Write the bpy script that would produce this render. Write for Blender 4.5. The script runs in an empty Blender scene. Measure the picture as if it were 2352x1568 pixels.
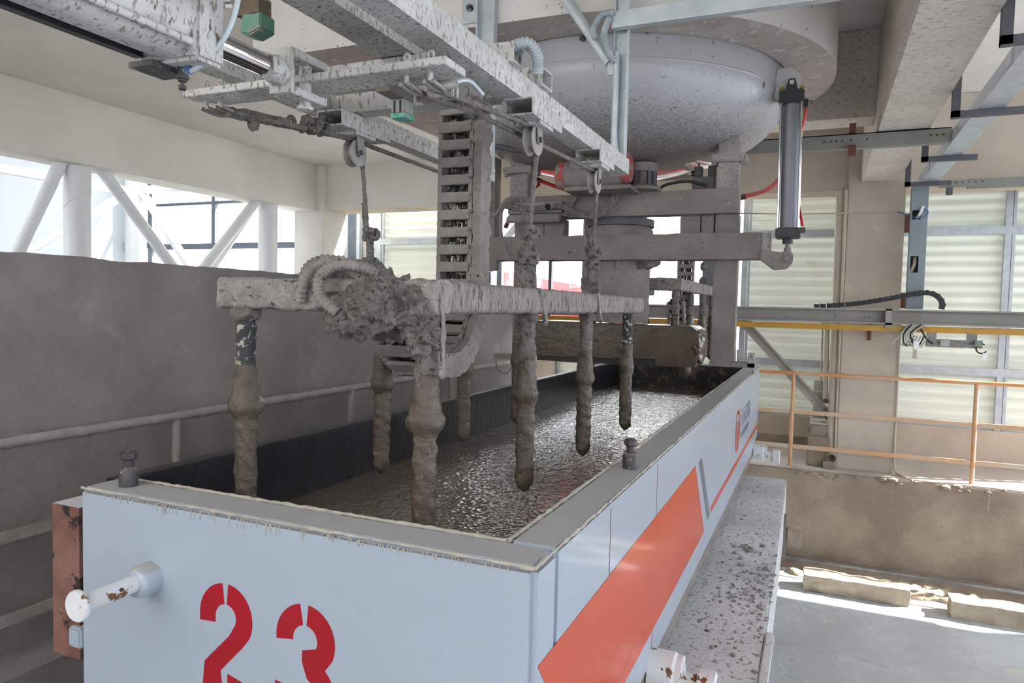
import bpy, bmesh, math, random
from mathutils import Vector, Matrix, noise
random.seed(7)
PI = math.pi
S = bpy.context.scene
COL = S.collection

# ---------------------------------------------------------------- camera
def camera():
    cd = bpy.data.cameras.new('camera')
    cd.sensor_width = 36.0
    cd.lens = 1635.2 / 2352 * 36.0
    cd.clip_start = 0.05
    cd.clip_end = 300
    co = bpy.data.objects.new('camera', cd)
    COL.objects.link(co)
    a, b, c = math.radians(23.262), math.radians(-2.853), math.radians(-1.324)
    yaw = Matrix.Rotation(a, 3, 'Z')
    pit = Matrix.Rotation(b, 3, 'X')
    rol = Matrix(((math.cos(c), 0, math.sin(c)), (0, 1, 0), (-math.sin(c), 0, math.cos(c))))
    R = yaw @ pit @ rol
    right, fwd, up = R.col[0], R.col[1], R.col[2]
    m = Matrix((right, up, -fwd)).transposed().to_4x4()
    m.translation = Vector((0, 0, 2.6))
    co.matrix_world = m
    S.camera = co
camera()

# ---------------------------------------------------------------- world, sun, exposure
W = bpy.data.worlds.new('sky')
S.world = W
W.use_nodes = True
bg = W.node_tree.nodes['Background']
bg.inputs[0].default_value = (0.93, 0.965, 1.0, 1)
bg.inputs[1].default_value = 6.0
sd = bpy.data.lights.new('sun', 'SUN')
sd.energy = 24.0
sd.angle = math.radians(0.6)
sd.color = (1.0, 0.96, 0.90)
so = bpy.data.objects.new('sun', sd)
COL.objects.link(so)
so.rotation_euler = Vector((0.78, 0.28, 0.56)).to_track_quat('Z', 'Y').to_euler()
so.location = (20, 8, 15)
S.view_settings.view_transform = 'Standard'
S.view_settings.look = 'None'
S.view_settings.gamma = 1.0
S.view_settings.use_curve_mapping = False
S.view_settings.exposure = 0.45

# ---------------------------------------------------------------- materials
def lin(c):
    r = []
    for v in c[:3]:
        v = v / 255.0
        r.append(v / 12.92 if v <= 0.04045 else ((v + 0.055) / 1.055) ** 2.4)
    return (r[0], r[1], r[2], 1.0)

def mat(name, c1, c2=None, sc=3.0, rough=0.7, metal=0.0, bump=0.0, bsc=40.0, spots=(), top=None, spec=0.5,
        stretch=(1, 1, 1), rough2=None, dist=0.02, coat=0.0, zdirt=None, trans=0.0):
    m = bpy.data.materials.new(name)
    m.use_nodes = True
    nt = m.node_tree
    N, L = nt.nodes, nt.links
    bs = N['Principled BSDF']
    bs.inputs['Roughness'].default_value = rough
    bs.inputs['Metallic'].default_value = metal
    bs.inputs['Specular IOR Level'].default_value = spec
    if coat:
        bs.inputs['Coat Weight'].default_value = coat
        bs.inputs['Coat Roughness'].default_value = 0.08
    tc = N.new('ShaderNodeTexCoord')
    mp = N.new('ShaderNodeMapping')
    mp.inputs['Scale'].default_value = stretch
    L.new(tc.outputs['Object'], mp.inputs[0])
    def noisy(scale, detail=5.0, vec=None, rg=0.6):
        n = N.new('ShaderNodeTexNoise')
        n.inputs['Scale'].default_value = scale
        n.inputs['Detail'].default_value = detail
        n.inputs['Roughness'].default_value = rg
        L.new(vec if vec else mp.outputs[0], n.inputs['Vector'])
        return n.outputs['Fac']
    def ramp(src, lo, hi):
        r = N.new('ShaderNodeMapRange')
        r.interpolation_type = 'SMOOTHSTEP'
        r.inputs['From Min'].default_value = lo
        r.inputs['From Max'].default_value = hi
        L.new(src, r.inputs['Value'])
        return r.outputs['Result']
    def mix(fac, a, b):
        x = N.new('ShaderNodeMix')
        x.data_type = 'RGBA'
        L.new(fac, x.inputs[0])
        for s, i in ((a, 6), (b, 7)):
            if isinstance(s, tuple):
                x.inputs[i].default_value = s
            else:
                L.new(s, x.inputs[i])
        return x.outputs[2]
    col = lin(c1)
    if c2:
        f = ramp(noisy(sc), 0.32, 0.68)
        col = mix(f, lin(c1), lin(c2))
        if rough2 is not None:
            rr = N.new('ShaderNodeMapRange')
            rr.inputs['To Min'].default_value = rough
            rr.inputs['To Max'].default_value = rough2
            L.new(f, rr.inputs['Value'])
            L.new(rr.outputs[0], bs.inputs['Roughness'])
    for sp in spots:
        cs, ssc, lo, hi = sp[:4]
        vec = None
        if len(sp) > 4:
            mq = N.new('ShaderNodeMapping')
            mq.inputs['Scale'].default_value = sp[4]
            L.new(tc.outputs['Object'], mq.inputs[0])
            vec = mq.outputs[0]
        col = mix(ramp(noisy(ssc, 4.0, vec), lo, hi), col, lin(cs))
    if top:
        g = N.new('ShaderNodeNewGeometry')
        sx = N.new('ShaderNodeSeparateXYZ')
        L.new(g.outputs['Normal'], sx.inputs[0])
        ad = N.new('ShaderNodeMath')
        ad.operation = 'MULTIPLY_ADD'
        L.new(noisy(14.0), ad.inputs[0])
        ad.inputs[1].default_value = 0.5
        L.new(sx.outputs[2], ad.inputs[2])
        tf = ramp(ad.outputs[0], 0.75, 1.0)
        col = mix(tf, col, lin(top))
        rr = N.new('ShaderNodeMapRange')
        rr.inputs['To Min'].default_value = rough
        rr.inputs['To Max'].default_value = 0.9
        L.new(tf, rr.inputs['Value'])
        L.new(rr.outputs[0], bs.inputs['Roughness'])
        if coat:
            cc = N.new('ShaderNodeMapRange')
            cc.inputs['To Min'].default_value = coat
            cc.inputs['To Max'].default_value = 0.0
            L.new(tf, cc.inputs['Value'])
            L.new(cc.outputs[0], bs.inputs['Coat Weight'])
    if zdirt:   # splashed mud that thins out upwards: colour, z of full cover, z of last splash
        sz = N.new('ShaderNodeSeparateXYZ')
        L.new(tc.outputs['Object'], sz.inputs[0])
        m1 = N.new('ShaderNodeMapRange')
        m1.inputs['From Min'].default_value = zdirt[1]
        m1.inputs['From Max'].default_value = zdirt[2]
        m1.inputs['To Min'].default_value = 0.62
        m1.inputs['To Max'].default_value = -0.30
        m1.clamp = False
        L.new(sz.outputs[2], m1.inputs['Value'])
        a1 = N.new('ShaderNodeMath')
        a1.operation = 'ADD'
        L.new(m1.outputs[0], a1.inputs[0])
        L.new(noisy(75.0, 6.0), a1.inputs[1])
        df = ramp(a1.outputs[0], 0.40, 1.0)
        col = mix(df, col, lin(zdirt[0]))
        rr = N.new('ShaderNodeMapRange')
        rr.inputs['To Min'].default_value = rough
        rr.inputs['To Max'].default_value = 0.75
        L.new(df, rr.inputs['Value'])
        L.new(rr.outputs[0], bs.inputs['Roughness'])
    if isinstance(col, tuple):
        bs.inputs['Base Color'].default_value = col
    else:
        L.new(col, bs.inputs['Base Color'])
    if bump:
        b = N.new('ShaderNodeBump')
        b.inputs['Strength'].default_value = bump
        b.inputs['Distance'].default_value = dist
        L.new(noisy(bsc, 6.0), b.inputs['Height'])
        L.new(b.outputs[0], bs.inputs['Normal'])
    if trans:
        tl = N.new('ShaderNodeBsdfTranslucent')
        if isinstance(col, tuple):
            tl.inputs[0].default_value = col
        else:
            L.new(col, tl.inputs[0])
        ms = N.new('ShaderNodeMixShader')
        ms.inputs[0].default_value = trans
        L.new(bs.outputs[0], ms.inputs[1])
        L.new(tl.outputs[0], ms.inputs[2])
        L.new(ms.outputs[0], N['Material Output'].inputs[0])
    return m

M = {}
M['plaster'] = mat('white_plaster', (226, 224, 219), (214, 212, 206), 1.2, 0.9, bump=0.1, bsc=60)
M['plaster_dirty'] = mat('splashed_plaster', (216, 213, 210), (204, 199, 194), 1.5, 0.9, bump=0.2, bsc=50,
                         spots=[((120, 106, 94), 30, 0.66, 0.70)])
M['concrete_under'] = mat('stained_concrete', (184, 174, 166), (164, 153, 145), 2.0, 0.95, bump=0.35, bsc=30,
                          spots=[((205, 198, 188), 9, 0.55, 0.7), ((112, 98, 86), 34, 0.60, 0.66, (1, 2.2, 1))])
M['beam_speck'] = mat('speckled_beam', (216, 209, 200), (202, 194, 184), 2.0, 0.95, bump=0.25, bsc=40,
                      spots=[((168, 152, 134), 22, 0.52, 0.68, (1, 2.5, 2.5))])
M['beige'] = mat('dusty_beige_concrete', (200, 187, 172), (186, 173, 159), 2.2, 0.95, bump=0.2, bsc=70,
                 spots=[((208, 199, 188), 5, 0.6, 0.75)])
M['mudwall'] = mat('mud_sprayed_concrete', (152, 144, 141), (134, 127, 125), 2.4, 0.95, bump=0.45, bsc=75,
                   spots=[((166, 158, 154), 3, 0.58, 0.75), ((112, 104, 100), 60, 0.66, 0.72)])
M['kerb'] = mat('brown_stained_concrete', (166, 150, 134), (138, 122, 108), 2.0, 0.9, bump=0.5, bsc=45,
                spots=[((178, 160, 138), 2.2, 0.6, 0.72, (3, 1, .4)), ((92, 78, 66), 26, 0.66, 0.72)])
M['walk'] = mat('dusty_walkway', (196, 188, 182), (178, 168, 160), 2.0, 0.9, bump=0.2, bsc=50)
M['floor'] = mat('wet_concrete_floor', (196, 201, 206), (172, 175, 178), 1.3, 0.16, bump=0.3, bsc=30, rough2=0.4,
                 spots=[((140, 138, 134), 1.7, 0.64, 0.74), ((206, 200, 188), 2.6, 0.62, 0.75)])
M['deck'] = mat('cement_dusted_deck', (206, 207, 210), (188, 188, 191), 2.2, 0.85, bump=0.5, bsc=60,
                spots=[((140, 132, 128), 38, 0.56, 0.64)])
M['mud'] = mat('dry_grey_mud', (160, 152, 147), (128, 121, 116), 26, 0.9, bump=1.0, bsc=75, dist=.04,
               spots=[((78, 74, 76), 62, 0.57, 0.66), ((182, 175, 168), 50, 0.62, 0.72)])
M['mudlight'] = mat('pale_dry_mud', (164, 156, 151), (146, 138, 133), 10, 0.9, bump=0.8, bsc=80, dist=.02,
               spots=[((70, 68, 72), 30, 0.64, 0.68)])
M['driedrim'] = mat('pale_dried_drips', (186, 178, 168), (168, 160, 150), 20, 0.9, bump=0.4, bsc=80)
M['darkmud'] = mat('black_wet_mud', (74, 70, 64), (52, 50, 46), 3, 0.7, bump=0.8, bsc=30)
M['farwall'] = mat('pale_blue_grey_wall', (186, 194, 204), (180, 188, 198), .8, 0.8)  # one even pale blue-grey, toned down against clipping
M['wrap'] = mat('mud_soaked_wrapping', (176, 168, 165), (146, 138, 134), 14, 0.75, bump=1.0, bsc=22, stretch=(1, 4.5, .8),
                spots=[((84, 78, 78), 30, 0.54, 0.63, (1, 3.6, .5)), ((206, 196, 200), 30, 0.60, 0.68, (1, 4.0, .4))], dist=.03)
M['wrapx'] = mat('mud_soaked_wrapping_across', (172, 166, 161), (146, 139, 134), 14, 0.8, bump=1.0, bsc=26, stretch=(2.0, 1, 1.2),
                 spots=[((82, 79, 80), 30, 0.57, 0.65, (.7, 1, 1.6)), ((190, 184, 180), 30, 0.62, 0.7)], dist=.03)
M['blackpipe'] = mat('black_pipe_with_mud', (40, 40, 44), (58, 57, 60), 20, 0.6, bump=0.5, bsc=60,
                     spots=[((168, 160, 148), 40, 0.53, 0.57)])
M['wet'] = mat('wet_brown_slurry_coat', (92, 81, 71), (82, 71, 62), 9, 0.24, bump=0.7, bsc=26, spec=0.4)
M['wetdark'] = mat('dark_wet_slurry_coat', (86, 72, 60), (74, 61, 51), 6, 0.24, bump=0.25, bsc=16, coat=.3)
M['frame'] = mat('mud_coated_steel', (136, 129, 125), (120, 112, 108), 4, 0.85, bump=0.5, bsc=60,
                 spots=[((150, 142, 136), 30, 0.62, 0.7), ((90, 82, 76), 34, 0.64, 0.7)])
M['framespeck'] = mat('mud_flecked_grey_steel', (156, 152, 150), (140, 135, 132), 5, 0.75, bump=0.4, bsc=60,
                      spots=[((94, 86, 80), 70, 0.58, 0.64)])
M['bowl'] = mat('grey_painted_bowl', (182, 182, 186), (176, 176, 180), 2, 0.36, bump=0.08, bsc=60,
                spots=[((120, 112, 106), 30, 0.66, 0.68), ((108, 100, 94), 14, 0.70, 0.715)], coat=0.2, zdirt=((114, 106, 101), -.02, .52))
M['galv'] = mat('galvanised_steel', (196, 203, 208), (178, 186, 192), 9, 0.45, metal=0.35, bump=0.05, bsc=60,
                spots=[((120, 114, 108), 26, 0.72, 0.75)])
M['galvdirty'] = mat('mud_streaked_galvanised_steel', (204, 204, 204), (186, 184, 182), 6, 0.6, metal=0.15, bump=0.35, bsc=50,
                     spots=[((148, 140, 133), 60, 0.545, 0.61, (1.3, 1.6, .6)), ((112, 102, 94), 40, 0.62, 0.66, (1.4, 1.4, .5))])
M['galvclean'] = mat('plain_galvanised_steel', (186, 194, 200), (170, 178, 186), 12, 0.4, metal=0.4)
M['greysteel'] = mat('grey_painted_steel', (140, 140, 134), (128, 127, 120), 3, 0.7, bump=0.1, bsc=60)
M['ibeam'] = mat('dusty_grey_beam', (166, 162, 156), (150, 145, 138), 2, 0.75, bump=0.1, bsc=60)
M['yellow'] = mat('dusty_yellow_paint', (206, 150, 42), (176, 140, 74), 2.2, 0.6, bump=0.1, bsc=50)
M['orangerail'] = mat('dusty_orange_paint', (206, 158, 112), (192, 176, 160), 2.0, 0.7, bump=0.1, bsc=60)
M['orangepole'] = mat('orange_paint', (206, 138, 78), (198, 172, 148), 1.6, 0.65, bump=.1, bsc=60)
M['mudrail'] = mat('mud_covered_rail', (172, 164, 158), (156, 148, 142), 6, 0.9, bump=0.5, bsc=60)
M['bluegrey'] = mat('blue_grey_trunking', (136, 146, 152), (124, 134, 140), 3, 0.5, metal=0.1)
M['darkangle'] = mat('dark_grey_angle_steel', (92, 90, 98), (80, 78, 86), 3, 0.7)
M['rust'] = mat('red_oxide_steel', (112, 62, 52), (96, 66, 60), 10, 0.8)
M['black'] = mat('black_metal', (24, 25, 30), (32, 32, 38), 20, 0.45, spots=[((168, 172, 176), 90, 0.70, 0.73)])
M['rubber'] = mat('black_rubber', (34, 34, 36), (46, 45, 46), 20, 0.6, bump=0.2, bsc=60)
M['greybarrel'] = mat('grey_anodised_barrel', (118, 119, 126), (106, 107, 114), 4, 0.38, metal=0.5, stretch=(1, 1, .15))
M['chrome'] = mat('polished_chrome', (210, 210, 214), None, 3, 0.08, metal=1.0)
M['redhose'] = mat('red_air_hose', (196, 30, 42), None, 3, 0.4)
M['redfaded'] = mat('dusty_red_hose', (196, 96, 92), None, 3, 0.6)
M['redpaint'] = mat('red_paint', (178, 62, 60), (150, 92, 90), 12, 0.7, spots=[((136, 128, 124), 18, 0.52, 0.58), ((150, 140, 134), 40, 0.58, 0.64)])
M['motor'] = mat('mud_dusted_motor_grey', (136, 130, 126), (120, 113, 109), 6, 0.8, bump=0.4, bsc=60)
M['rope'] = mat('mud_caked_wire_rope', (142, 135, 130), (112, 106, 103), 26, 0.85, bump=0.8, bsc=90)
M['sheave'] = mat('grey_pulley_steel', (158, 154, 150), (140, 136, 132), 8, 0.55, metal=0.3)
M['paint'] = mat('white_mould_paint', (164, 174, 187), (159, 169, 182), 1.2, 0.32, coat=0.25, bump=0.02, bsc=30,
                 top=(158, 157, 157))
M['paintrust'] = mat('chipped_white_paint', (214, 214, 216), (204, 204, 206), 4, 0.5,
                     spots=[((112, 74, 42), 15, 0.60, 0.63), ((60, 46, 36), 34, 0.66, 0.68)])
M['orange'] = mat('orange_vinyl', (200, 68, 22), (193, 64, 22), 2, 0.3, coat=0.25)
M['greyvinyl'] = mat('grey_vinyl', (96, 104, 116), None, 2, 0.3)
M['bluevinyl'] = mat('blue_grey_lettering', (104, 126, 156), None, 2, 0.3)
M['stencil'] = mat('red_stencil_paint', (158, 0, 26), (148, 2, 24), 6, 0.55)
M['liner'] = mat('oiled_black_liner', (20, 19, 24), (30, 28, 34), 9, 0.28, bump=0.35, bsc=40, stretch=(1, 1, .3),
                 spots=[((150, 150, 148), 90, 0.735, 0.75, (1, 1, .12)), ((60, 62, 64), 5, 0.66, 0.8, (1, 1, .4))])
M['linerend'] = mat('oiled_liner_with_slurry', (24, 22, 25), (34, 31, 33), 9, 0.35, bump=0.35, bsc=40,
                    spots=[((98, 76, 60), 9, 0.54, 0.58)])
M['rustplate'] = mat('rusty_brown_steel', (134, 96, 86), (104, 66, 56), 5, 0.75, bump=0.4, bsc=40,
                     spots=[((42, 32, 32), 11, 0.58, 0.62), ((170, 150, 150), 9, 0.68, 0.76)], top=(196, 194, 200))
M['bolt'] = mat('dark_bolt_with_splashes', (62, 58, 62), (80, 75, 78), 16, 0.5, metal=0.3, spots=[((196, 192, 190), 40, 0.62, 0.66)])
M['pvc'] = mat('dusty_pvc_pipe', (188, 178, 160), (172, 162, 146), 4, 0.6)
M['sheet'] = mat('cream_corrugated_sheet', (228, 233, 224), (220, 226, 216), 1.5, 0.55, spots=[((206, 198, 184), 2.5, 0.6, 0.8)], trans=0.02)
M['whitepaint'] = mat('white_gloss_paint', (226, 230, 234), (218, 222, 226), 2, 0.35)
M['mullion'] = mat('grey_window_frame', (96, 104, 114), (84, 92, 102), 3, 0.5, metal=0.2)
M['mulldark'] = mat('dark_window_bar', (44, 48, 54), None, 3, 0.5)
M['extwhite'] = mat('outdoor_white_panel', (240, 240, 240), None, 3, 0.6)
M['extgrey'] = mat('outdoor_grey_panel', (206, 212, 222), None, 3, 0.6)
M['extred'] = mat('outdoor_red_paint', (236, 50, 62), None, 3, 0.5)
M['extground'] = mat('outdoor_concrete', (206, 204, 200), (192, 190, 186), .5, 0.9)
M['green'] = mat('worn_green_plastic', (74, 134, 116), (124, 132, 120), 26, 0.6, spots=[((150, 148, 138), 24, 0.55, 0.65)])
M['teal'] = mat('teal_label', (44, 168, 142), (150, 180, 172), 40, 0.5)
M['brownmud'] = mat('brown_mud_fitting', (112, 98, 84), (92, 80, 68), 20, 0.9, bump=0.6, bsc=60)
M['greyplastic'] = mat('light_grey_plastic', (176, 178, 178), (158, 158, 156), 16, 0.6)
M['whiteplastic'] = mat('white_tag', (236, 236, 236), None, 3, 0.5)
M['brass'] = mat('brass_nut', (150, 116, 40), None, 3, 0.4, metal=0.7)
M['bluewire'] = mat('blue_wire', (78, 112, 160), None, 3, 0.5)
M['railsteel'] = mat('worn_rail_steel', (186, 188, 194), (160, 160, 164), 8, 0.3, metal=0.6)
M['block'] = mat('mud_covered_block', (180, 166, 146), (162, 147, 128), 6, 0.95, bump=0.7, bsc=50)
M['crumb'] = mat('dried_mud_crumbs', (146, 138, 133), (122, 114, 109), 10, 0.95)
M['speckyellow'] = mat('flaking_yellowish_paint', (128, 120, 112), (116, 108, 102), 14, 0.8, bump=0.4, bsc=50, spots=[((176, 172, 134), 22, 0.54, 0.58)])

def glass_mat():
    m = bpy.data.materials.new('window_glass')
    m.use_nodes = True
    nt = m.node_tree
    nt.nodes.remove(nt.nodes['Principled BSDF'])
    t = nt.nodes.new('ShaderNodeBsdfTransparent')
    t.inputs[0].default_value = (0.97, 0.985, 0.98, 1)
    g = nt.nodes.new('ShaderNodeBsdfGlossy')
    g.inputs['Roughness'].default_value = 0.03
    x = nt.nodes.new('ShaderNodeMixShader')
    x.inputs[0].default_value = 0.06
    nt.links.new(t.outputs[0], x.inputs[1])
    nt.links.new(g.outputs[0], x.inputs[2])
    nt.links.new(x.outputs[0], nt.nodes['Material Output'].inputs[0])
    return m
M['glass'] = glass_mat()

def slurry_mat():
    m = bpy.data.materials.new('wet_aerated_slurry')
    m.use_nodes = True
    nt = m.node_tree
    N, L = nt.nodes, nt.links
    b = N['Principled BSDF']
    b.inputs['Base Color'].default_value = lin((92, 80, 70))
    b.inputs['Roughness'].default_value = 0.045
    b.inputs['Specular IOR Level'].default_value = 0.85
    tc = N.new('ShaderNodeTexCoord')
    mp = N.new('ShaderNodeMapping')
    mp.inputs['Scale'].default_value = (1, .75, 1)
    L.new(tc.outputs['Object'], mp.inputs[0])
    n1 = N.new('ShaderNodeTexNoise')
    n1.inputs['Scale'].default_value = 24
    n1.inputs['Detail'].default_value = 5
    L.new(mp.outputs[0], n1.inputs['Vector'])
    v = N.new('ShaderNodeTexVoronoi')
    v.inputs['Scale'].default_value = 55
    L.new(mp.outputs[0], v.inputs['Vector'])
    ad = N.new('ShaderNodeMath')
    ad.operation = 'MULTIPLY_ADD'
    L.new(v.outputs['Distance'], ad.inputs[0])
    ad.inputs[1].default_value = 0.55
    L.new(n1.outputs['Fac'], ad.inputs[2])
    bp = N.new('ShaderNodeBump')
    bp.inputs['Strength'].default_value = 0.7
    bp.inputs['Distance'].default_value = 0.0095
    L.new(ad.outputs[0], bp.inputs['Height'])
    L.new(bp.outputs[0], b.inputs['Normal'])
    return m
M['slurry'] = slurry_mat()

# ---------------------------------------------------------------- mesh helpers
def B():
    return bmesh.new()

def box(bm, x0, x1, y0, y1, z0, z1):
    v = [bm.verts.new(p) for p in ((x0, y0, z0), (x1, y0, z0), (x1, y1, z0), (x0, y1, z0),
                                   (x0, y0, z1), (x1, y0, z1), (x1, y1, z1), (x0, y1, z1))]
    for f in ((0, 3, 2, 1), (4, 5, 6, 7), (0, 1, 5, 4), (1, 2, 6, 5), (2, 3, 7, 6), (3, 0, 4, 7)):
        bm.faces.new([v[i] for i in f])
    return bm

def bar(bm, a, b, w, h, up=(0, 0, 1)):
    """rectangular bar from a to b: w across, h along up"""
    a, b = Vector(a), Vector(b)
    d = (b - a).normalized()
    u = Vector(up)
    s = d.cross(u)
    if s.length < 1e-4:
        s = d.cross(Vector((1, 0, 0)))
    s.normalize()
    u = s.cross(d).normalized()
    r = []
    for p in (a, b):
        r.append([bm.verts.new(p + s * (w / 2 * i) + u * (h / 2 * j)) for i, j in ((-1, -1), (1, -1), (1, 1), (-1, 1))])
    for i in range(4):
        j = (i + 1) % 4
        bm.faces.new((r[0][i], r[0][j], r[1][j], r[1][i]))
    bm.faces.new(r[0][::-1])
    bm.faces.new(r[1])
    return bm

def tube(bm, pts, r, n=10, sect=None, caps=True, roll=(0, 0, 1), closed=False):
    pts = [Vector(p) for p in pts]
    k = len(pts)
    rs = r if isinstance(r, (list, tuple)) else [r] * k
    if sect is None:
        sect = [(math.cos(2 * PI * i / n), math.sin(2 * PI * i / n)) for i in range(n)]
    n = len(sect)
    t0 = (pts[1] - pts[0]).normalized()
    ref = Vector(roll)
    if abs(t0.dot(ref)) > 0.95:
        ref = Vector((1, 0, 0)) if abs(t0.x) < 0.9 else Vector((0, 1, 0))
    u = (ref - t0 * ref.dot(t0)).normalized()
    rings = []
    for i, p in enumerate(pts):
        if closed:
            t = (pts[(i + 1) % k] - pts[i - 1]).normalized()
        else:
            t = (pts[min(i + 1, k - 1)] - pts[max(i - 1, 0)]).normalized()
        u = (u - t * u.dot(t))
        if u.length < 1e-6:
            u = t.orthogonal()
        u.normalize()
        s = t.cross(u)
        rings.append([bm.verts.new(p + (s * a + u * b) * rs[i]) for a, b in sect])
    for i in range(k if closed else k - 1):
        A, C = rings[i], rings[(i + 1) % k]
        for j in range(n):
            q = (j + 1) % n
            bm.faces.new((A[j], A[q], C[q], C[j]))
    if caps and not closed:
        bm.faces.new(rings[0][::-1])
        bm.faces.new(rings[-1])
    return bm

def lathe(bm, prof, c=(0, 0, 0), axis='z', n=24, cap=True):
    """prof: (radius, height along axis)"""
    rings = []
    for r, h in prof:
        ring = []
        for i in range(n):
            a = 2 * PI * i / n
            x, y = r * math.cos(a), r * math.sin(a)
            p = {'z': (x, y, h), 'x': (h, x, y), 'y': (y, h, x)}[axis]
            ring.append(bm.verts.new((p[0] + c[0], p[1] + c[1], p[2] + c[2])))
        rings.append(ring)
    for A, C in zip(rings, rings[1:]):
        for j in range(n):
            q = (j + 1) % n
            bm.faces.new((A[j], A[q], C[q], C[j]))
    if cap:
        bm.faces.new(rings[0][::-1])
        bm.faces.new(rings[-1])
    return bm

def prism(bm, poly, axis, a, b):
    def P(p, h):
        return {'x': (h, p[0], p[1]), 'y': (p[0], h, p[1]), 'z': (p[0], p[1], h)}[axis]
    A = [bm.verts.new(P(p, a)) for p in poly]
    C = [bm.verts.new(P(p, b)) for p in poly]
    n = len(poly)
    for i in range(n):
        j = (i + 1) % n
        bm.faces.new((A[i], A[j], C[j], C[i]))
    bm.faces.new(A[::-1])
    bm.faces.new(C)
    return bm

def rough(bm, amp, sc, seed=0.0, oct=3):
    bm.normal_update()
    o = Vector((seed * 3.1, seed * 1.7, seed))
    d = [(v, v.normal * (amp * noise.fractal((v.co + o) * sc, 1.0, 2.0, oct))) for v in bm.verts]
    for v, k in d:
        v.co += k
    return bm

def blob(bm, c, r, sub=3, squash=(1, 1, 1)):
    g = bmesh.ops.create_icosphere(bm, subdivisions=sub, radius=1.0)
    for v in g['verts']:
        v.co = Vector((v.co.x * r * squash[0] + c[0], v.co.y * r * squash[1] + c[1], v.co.z * r * squash[2] + c[2]))
    return bm

def arc(c, r, a0, a1, n, plane='yz'):
    out = []
    for i in range(n + 1):
        a = math.radians(a0 + (a1 - a0) * i / n)
        p, q = r * math.cos(a), r * math.sin(a)
        out.append({'yz': (c[0], c[1] + p, c[2] + q), 'xz': (c[0] + p, c[1], c[2] + q), 'xy': (c[0] + p, c[1] + q, c[2])}[plane])
    return out

def resample(pts, step):
    pts = [Vector(p) for p in pts]
    out = [pts[0].copy()]
    for a, b in zip(pts, pts[1:]):
        n = max(1, int(round((b - a).length / step)))
        for i in range(1, n + 1):
            out.append(a.lerp(b, i / n))
    return out

def smoothpath(pts, n=6):
    pts = [Vector(p) for p in pts]
    P = [pts[0]] + pts + [pts[-1]]
    out = []
    for i in range(1, len(P) - 2):
        p0, p1, p2, p3 = P[i - 1], P[i], P[i + 1], P[i + 2]
        for j in range(n):
            t = j / n
            out.append(0.5 * ((2 * p1) + (p2 - p0) * t + (2 * p0 - 5 * p1 + 4 * p2 - p3) * t * t + (3 * p1 - p0 - 3 * p2 + p3) * t ** 3))
    out.append(pts[-1])
    return out

SQ = []
for i in range(28):
    a = 2 * PI * i / 28
    c, s = math.cos(a), math.sin(a)
    q = 1 / (abs(c) ** 7 + abs(s) ** 7) ** (1 / 7)
    SQ.append((c * q, s * q))

# ---------------------------------------------------------------- object helpers
ROOTLOC = {}
def finish(name, bm, m, smooth=None, bev=0.0):
    bmesh.ops.remove_doubles(bm, verts=bm.verts, dist=1e-5)
    if bev:
        es = [e for e in bm.edges if len(e.link_faces) == 2 and e.calc_face_angle(0) > 0.6]
        bmesh.ops.bevel(bm, geom=es, offset=bev, segments=2, affect='EDGES', clamp_overlap=True)
    bmesh.ops.recalc_face_normals(bm, faces=bm.faces)
    me = bpy.data.meshes.new(name)
    if smooth is not None:
        for f in bm.faces:
            f.smooth = True
        lim = math.radians(smooth)
        for e in bm.edges:
            if len(e.link_faces) != 2 or e.calc_face_angle(0) > lim:
                e.smooth = False
    bm.to_mesh(me)
    bm.free()
    me.materials.append(M[m])
    return me

def tag(o, label=None, cat=None, group=None, kind=None):
    if label: o['label'] = label
    if cat: o['category'] = cat
    if group: o['group'] = group
    if kind: o['kind'] = kind

def thing(name, loc, label, cat, group=None, kind=None):
    o = bpy.data.objects.new(name, None)
    COL.objects.link(o)
    o.empty_display_size = 0.05
    o.location = loc
    tag(o, label, cat, group, kind)
    ROOTLOC[o.name] = Vector(loc)
    return o

def part(root, name, bm, m, label=None, smooth=None, bev=0.0, kind=None):
    """bm in world coordinates; root is a thing or a part"""
    top = root
    while top.parent is not None:
        top = top.parent
    off = ROOTLOC[top.name]
    for v in bm.verts:
        v.co -= off
    o = bpy.data.objects.new(name, finish(name, bm, m, smooth, bev))
    COL.objects.link(o)
    o.parent = root
    tag(o, label, kind=kind)
    return o

def struct(name, bm, m, smooth=None, bev=0.0, label=None, loc=None):
    if loc is None:
        xs = [v.co for v in bm.verts]
        loc = Vector((sum(v.x for v in xs) / len(xs), sum(v.y for v in xs) / len(xs), min(v.z for v in xs)))
    for v in bm.verts:
        v.co -= Vector(loc)
    o = bpy.data.objects.new(name, finish(name, bm, m, smooth, bev))
    COL.objects.link(o)
    o.location = loc
    ROOTLOC[o.name] = Vector(loc)
    tag(o, label, kind='structure')
    return o

def single(name, bm, m, label, cat, group=None, kind=None, smooth=None, bev=0.0):
    o = struct(name, bm, m, smooth, bev)
    del o['kind']
    tag(o, label, cat, group, kind)
    return o

def share(root, name, me, mw, label=None):
    """another part that shares mesh data; me in local coordinates, mw its matrix relative to the root"""
    o = bpy.data.objects.new(name, me)
    COL.objects.link(o)
    o.parent = root
    o.matrix_local = mw
    tag(o, label)
    return o

def textmesh(s, size):
    cu = bpy.data.curves.new('lettering', 'FONT')
    cu.body = s
    cu.size = size
    cu.align_x = 'LEFT'
    cu.extrude = 0.0006
    cu.resolution_u = 3
    o = bpy.data.objects.new('lettering', cu)
    COL.objects.link(o)
    bpy.context.view_layer.update()
    me = bpy.data.meshes.new_from_object(o.evaluated_get(bpy.context.evaluated_depsgraph_get()))
    bpy.data.objects.remove(o)
    bpy.data.curves.remove(cu)
    bm = bmesh.new()
    bm.from_mesh(me)
    bpy.data.meshes.remove(me)
    return bm

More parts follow.
